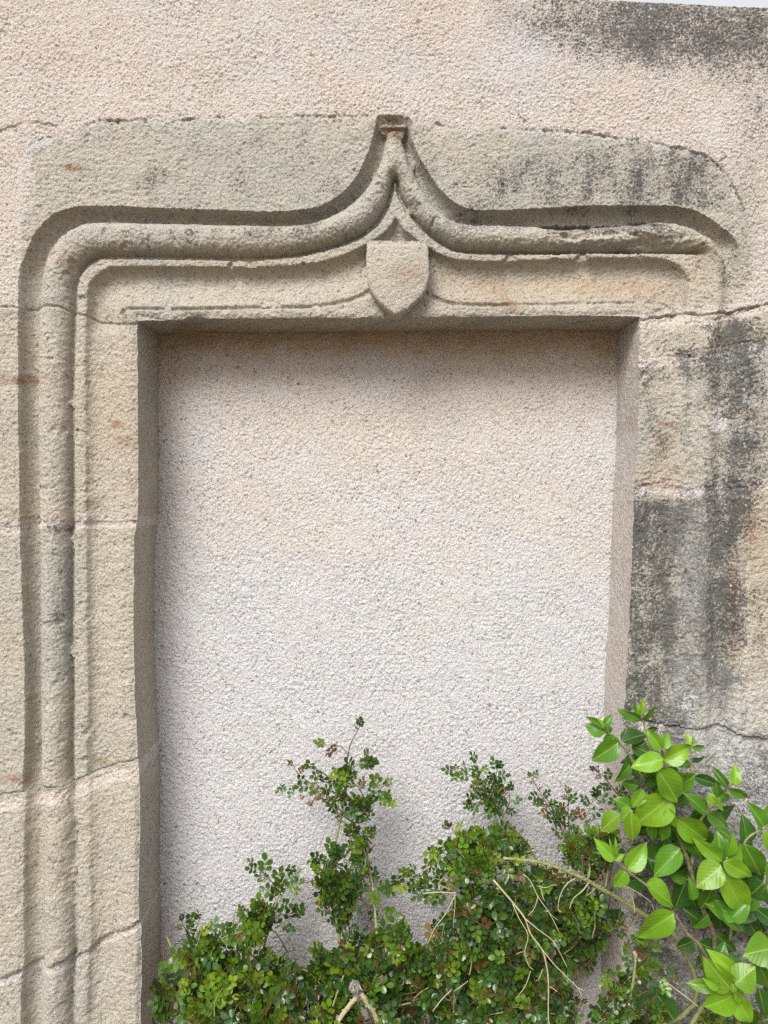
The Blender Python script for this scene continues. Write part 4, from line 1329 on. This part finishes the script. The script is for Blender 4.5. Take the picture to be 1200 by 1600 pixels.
E.fill([(930, 1560), (960, 1530), (1000, 1500), (1030, 1540), (1050, 1580), (1050, 1640), (900, 1640)], 24, (0.03, 0.11), 0.25, spread=0.8, length=(25, 50), sc=(0.5, 0.85), spacing=9)
E.fill([(1080, 1590), (1110, 1575), (1160, 1585), (1200, 1570), (1210, 1640), (1080, 1640)], 14, (0.04, 0.09), 0.5, spread=0.8, length=(25, 45), sc=(0.5, 0.85), spacing=9)
E.fill([(1160, 1420), (1215, 1400), (1215, 1480), (1180, 1470)], 4, (0.0, 0.03), 0.0, length=(25, 40), sc=(.6, .9))
E.fill([(1050, 1420), (1110, 1400), (1130, 1450), (1080, 1470)], 4, (0.0, 0.03), 0.2, length=(25, 40), sc=(.5, .7))

# ---- the large-leaved shrub
SH = Bush('leafy_shrub', 'bright green shrub with large pointed leaves in front of the right jamb', 'shrub', 1130, 1900, 0.06)


def shrub_leaf_mesh(i):
    q = random.Random(500 + i)
    NLn, NW = 14, 3
    fold = q.uniform(0.25, 0.75)
    droop = q.uniform(0.08, 0.36)
    tw = q.uniform(-.5, .5)
    wav = q.uniform(0.015, 0.05)
    phs = q.uniform(0, 6)
    vs, qs = [], []
    for a in range(NLn + 1):
        t = a / NLn
        w = 0.5 * (t ** 0.62 * (1 - t) ** 1.0) / 0.338 if 0 < t < 1 else 0.0
        w = max(w, 0.012)
        for b in range(-NW, NW + 1):
            s_ = b / NW
            x = s_ * w
            z = fold * abs(x) * 0.55 - droop * t * t + tw * x * t + wav * math.sin(9 * t + phs + 2 * s_) * abs(s_) + 0.0 * math.sin(2 * math.pi * 7 * (t - 0.45 * abs(x))) * (abs(s_) > 0.1) * (1 - t)
            vs.append((x + 0.04 * math.sin(3 * t + phs), t, z))
    W2 = 2 * NW + 1
    for a in range(NLn):
        for b in range(W2 - 1):
            qs.append((a * W2 + b, a * W2 + b + 1, (a + 1) * W2 + b + 1, (a + 1) * W2 + b))
    me = bpy.data.meshes.new('shrub_leaf')
    me.from_pydata(vs, [], qs)
    me.polygons.foreach_set('use_smooth', [True] * len(me.polygons))
    me.materials.append(M_SHRUB)
    return me


SLM = [shrub_leaf_mesh(i) for i in range(12)]
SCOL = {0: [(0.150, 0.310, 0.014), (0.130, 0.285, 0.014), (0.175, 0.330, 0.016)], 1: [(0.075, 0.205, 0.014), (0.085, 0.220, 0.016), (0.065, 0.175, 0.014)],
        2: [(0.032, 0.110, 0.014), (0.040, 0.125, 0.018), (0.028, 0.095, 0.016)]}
LEAVES = [
    (1000, 1124, 967, 1111, 14, 1), (1003, 1123, 1031, 1105, 13, 1), (1002, 1116, 1006, 1092, 9, 0), (1000, 1116, 996, 1098, 6, 0), (1000, 1114, 988, 1106, 6, 1),
    (944, 1145, 917, 1132, 22, 1), (943, 1139, 921, 1120, 9, 1), (943, 1136, 937, 1124, 5, 0), (945, 1135, 955, 1117, 11, 1), (951, 1146, 948, 1132, 12, 1),
    (960, 1149, 951, 1173, 22, 1), (965, 1161, 929, 1191, 28, 1), (973, 1159, 1010, 1143, 26, 2), (1010, 1140, 1030, 1140, 9, 2), (988, 1166, 1016, 1176, 26, 2),
    (985, 1180, 972, 1197, 16, 2), (982, 1180, 1000, 1214, 30, 2), (983, 1195, 965, 1223, 18, 1), (1033, 1170, 1013, 1142, 18, 0), (1036, 1169, 1045, 1144, 14, 0),
    (1035, 1187, 989, 1198, 26, 0), (1038, 1186, 1082, 1168, 27, 0), (1019, 1201, 1003, 1236, 25, 1), (996, 1228, 972, 1224, 18, 1), (1045, 1247, 994, 1290, 44, 0),
    (1004, 1234, 989, 1262, 18, 0), (1028, 1204, 1062, 1253, 36, 0), (1045, 1210, 1086, 1212, 18, 0), (1060, 1227, 1089, 1216, 24, 1), (985, 1262, 961, 1248, 20, 1),
    (988, 1268, 968, 1279, 20, 0), (967, 1274, 938, 1296, 23, 0), (986, 1270, 989, 1317, 22, 0), (1020, 1276, 1017, 1318, 15, 1), (1036, 1276, 1037, 1318, 15, 1),
    (1042, 1263, 1056, 1294, 15, 0), (1079, 1163, 1072, 1145, 8, 0), (1082, 1163, 1084, 1151, 6, 0), (1082, 1168, 1103, 1168, 9, 1), (1078, 1186, 1103, 1187, 8, 2),
    (1078, 1194, 1060, 1195, 12, 2), (1085, 1214, 1128, 1228, 15, 2), (1101, 1269, 1073, 1239, 20, 1), (1136, 1229, 1115, 1200, 12, 1), (1149, 1225, 1149, 1196, 16, 0),
    (1139, 1233, 1172, 1249, 13, 1), (1122, 1246, 1121, 1226, 14, 1), (1126, 1244, 1141, 1249, 15, 1), (1116, 1256, 1108, 1240, 15, 0), (1116, 1255, 1133, 1262, 15, 0),
    (1105, 1271, 1142, 1294, 21, 1), (1100, 1273, 1092, 1291, 17, 2), (1060, 1280, 1110, 1320, 34, 0), (1063, 1288, 1100, 1346, 24, 1), (1166, 1313, 1165, 1280, 25, 2),
    (1194, 1293, 1176, 1258, 19, 1), (1196, 1290, 1207, 1256, 17, 1), (1126, 1345, 1091, 1314, 21, 0), (1136, 1338, 1151, 1307, 20, 0), (1138, 1341, 1164, 1322, 27, 0),
    (1132, 1347, 1175, 1370, 23, 0), (1126, 1354, 1091, 1385, 35, 0), (1130, 1366, 1170, 1432, 37, 0), (1119, 1408, 1170, 1460, 25, 1), (1112, 1390, 1099, 1424, 30, 1),
    (1164, 1321, 1192, 1374, 33, 1), (1062, 1328, 1023, 1366, 31, 1), (1075, 1374, 1037, 1361, 20, 1), (1071, 1376, 1056, 1424, 27, 2), (1079, 1368, 1091, 1397, 17, 2),
    (1010, 1384, 1058, 1412, 33, 0), (1051, 1429, 998, 1467, 36, 0), (981, 1357, 1010, 1321, 27, 0), (960, 1343, 933, 1314, 18, 0), (960, 1337, 952, 1311, 5, 0),
    (963, 1335, 961, 1313, 6, 0), (961, 1345, 974, 1335, 9, 0), (977, 1362, 961, 1387, 21, 0), (1010, 1372, 976, 1381, 25, 2), (1022, 1364, 1011, 1334, 17, 2),
    (1082, 1470, 1061, 1483, 23, 2), (1092, 1473, 1129, 1490, 24, 2), (1120, 1462, 1151, 1488, 18, 2), (1180, 1405, 1169, 1429, 17, 1), (1192, 1380, 1170, 1402, 31, 2),
    (1202, 1350, 1198, 1397, 22, 0), (1207, 1482, 1167, 1489, 40, 0), (1184, 1502, 1206, 1554, 27, 1), (1158, 1423, 1187, 1467, 27, 2), (1142, 1545, 1105, 1506, 34, 0),
    (1143, 1517, 1112, 1488, 21, 0), (1149, 1537, 1178, 1513, 36, 0), (1116, 1541, 1079, 1540, 18, 0), (1146, 1555, 1106, 1578, 40, 0), (1150, 1557, 1176, 1602, 28, 0),
    (1146, 1548, 1166, 1561, 19, 0), (1131, 1561, 1126, 1542, 11, 0), (1146, 1550, 1146, 1533, 8, 0), (1110, 1532, 1103, 1511, 13, 1), (1122, 1541, 1103, 1532, 15, 0),
    (1105, 1500, 1089, 1511, 20, 2), (1052, 1592, 1024, 1551, 30, 2), (1152, 1511, 1139, 1491, 19, 2), (1204, 1325, 1195, 1305, 14, 0), (1095, 1440, 1075, 1425, 18, 2),
    (1110, 1300, 1085, 1335, 22, 2), (1040, 1300, 1070, 1340, 22, 2), (1140, 1395, 1120, 1430, 24, 2), (1150, 1360, 1185, 1345, 22, 2), (1060, 1345, 1085, 1325, 18, 2),
    (1015, 1235, 1035, 1262, 24, 2), (995, 1205, 1020, 1220, 22, 2), (1030, 1330, 1050, 1300, 18, 2), (1105, 1430, 1085, 1452, 18, 1), (1205, 1440, 1185, 1420, 22, 2),
    (1185, 1545, 1200, 1590, 24, 2), (1120, 1500, 1135, 1475, 16, 2), (1206, 1530, 1196, 1570, 20, 2),
]
pS = [(1010, 1200), (1060, 1200), (1100, 1260), (1150, 1320), (1200, 1330), (1205, 1470), (1150, 1440), (1080, 1420), (1040, 1380), (1020, 1300)]
while len(LEAVES) < 165:
    x, y = rnd.uniform(990, 1205), rnd.uniform(1180, 1470)
    if inside(pS, np.array([x]), np.array([y]))[0]:
        a = rnd.uniform(0, 6.28)
        L = rnd.uniform(24, 46)
        LEAVES.append((x, y, x + L * math.cos(a), y + L * math.sin(a), L * rnd.uniform(0.45, 0.65), 2 if rnd.random() < 0.85 else 1))
for i, (x0, y0_, x1, y1, w, tn) in enumerate(LEAVES):
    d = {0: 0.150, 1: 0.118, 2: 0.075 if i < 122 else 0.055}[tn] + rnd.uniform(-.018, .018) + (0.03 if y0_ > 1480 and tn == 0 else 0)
    a = P(x0, y0_, d)
    b = P(x1, y1, d + rnd.uniform(-0.010, 0.012))
    me = rnd.choice(SLM)
    ww = w * S * (D - d) / D * 1.16
    a = a + (a - b) * 0.04
    b = b + (b - a) * 0.05
    L = (b - a).length
    nm = Vector((rnd.uniform(-.7, .6), -1.0, rnd.uniform(-0.35, 1.0)))
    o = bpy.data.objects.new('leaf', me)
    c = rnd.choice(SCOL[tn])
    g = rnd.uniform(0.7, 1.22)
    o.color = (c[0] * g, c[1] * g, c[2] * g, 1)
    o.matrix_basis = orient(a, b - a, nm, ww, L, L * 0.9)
    link(o, SH.o)
STEMS = [
    ([(1130, 1640), (1122, 1560), (1117, 1475), (1112, 1450), (1098, 1420), (1084, 1377), (1076, 1350), (1067, 1323), (1055, 1290), (1048, 1262), (1040, 1240), (1036, 1200), (1034, 1172)], 0.06, 0.135, 0.0062, 0.0022, M_BARK, True),
    ([(1045, 1254), (1030, 1215), (1018, 1180), (1014, 1160), (1008, 1140), (1003, 1116)], 0.11, 0.125, 0.0026, 0.0014, M_CANE, False),
    ([(1047, 1262), (1020, 1240), (998, 1205), (984, 1180), (965, 1158), (952, 1150), (943, 1137)], 0.10, 0.11, 0.0026, 0.0014, M_BARK, False),
    ([(1160, 1650), (1140, 1560), (1115, 1510), (1105, 1498), (1092, 1475), (1075, 1460), (1055, 1430), (1040, 1412), (1012, 1385), (983, 1363), (961, 1343)], 0.10, 0.15, 0.0042, 0.0018, M_BARK, True),
    ([(1081, 1355), (1086, 1300), (1103, 1270), (1115, 1256), (1138, 1230), (1149, 1222)], 0.09, 0.11, 0.0030, 0.0013, M_CANE, False),
    ([(1140, 1470), (1150, 1400), (1160, 1340), (1166, 1312), (1194, 1293), (1204, 1286)], 0.08, 0.12, 0.0030, 0.0014, M_CANE, False),
    ([(1215, 1490), (1200, 1492), (1180, 1498), (1158, 1508), (1147, 1540)], 0.08, 0.16, 0.0050, 0.0030, M_BARK, False),
    ([(1070, 1235), (1080, 1194), (1079, 1163)], 0.09, 0.10, 0.0018, 0.0011, M_CANE, False),
    ([(1094, 1400), (1112, 1375), (1128, 1350), (1136, 1340)], 0.08, 0.15, 0.0026, 0.0014, M_CANE, False),
    ([(1142, 1325), (1132, 1311), (1125, 1300)], 0.05, 0.07, 0.0022, 0.0018, M_TWIG, False),
]
for i, (pts, d0, d1, r0, r1, mt, root) in enumerate(STEMS):
    SH.cane(pts, d0, d1, r0, r1, mt, 'stem', root=root, seed=60 + i)

# ---- wispy weed at the bottom left
wb_ = P(152, 1900, 0.06)
wb_.z = 0
W = empty('grass_weed', 'thin wispy dark weed before the foot of the left jamb', 'weed', wb_)
tube('stem', [wb_, wb_.lerp(P(158, 1610, 0.06), 0.6), P(158, 1600, 0.06), P(160, 1580, 0.06), P(185, 1562, 0.055)], 0.0012, 0.0005, M_CANE, W, 5)
tube('stem', [P(159, 1592, 0.06), P(150, 1582, 0.06), P(124, 1594, 0.06)], 0.0009, 0.0005, M_CANE, W, 5)
tube('stem', [wb_, P(188, 1640, 0.06), P(188, 1610, 0.06), P(196, 1592, 0.06)], 0.0009, 0.0005, M_CANE, W, 5)

for b_ in (A, B, Cb, E):
    b_.finish()
print('rose leaves', len(A.leaves), len(B.leaves), len(Cb.leaves), len(E.leaves))
for o in bpy.data.objects:
    if '_base' in o:
        del o['_base']
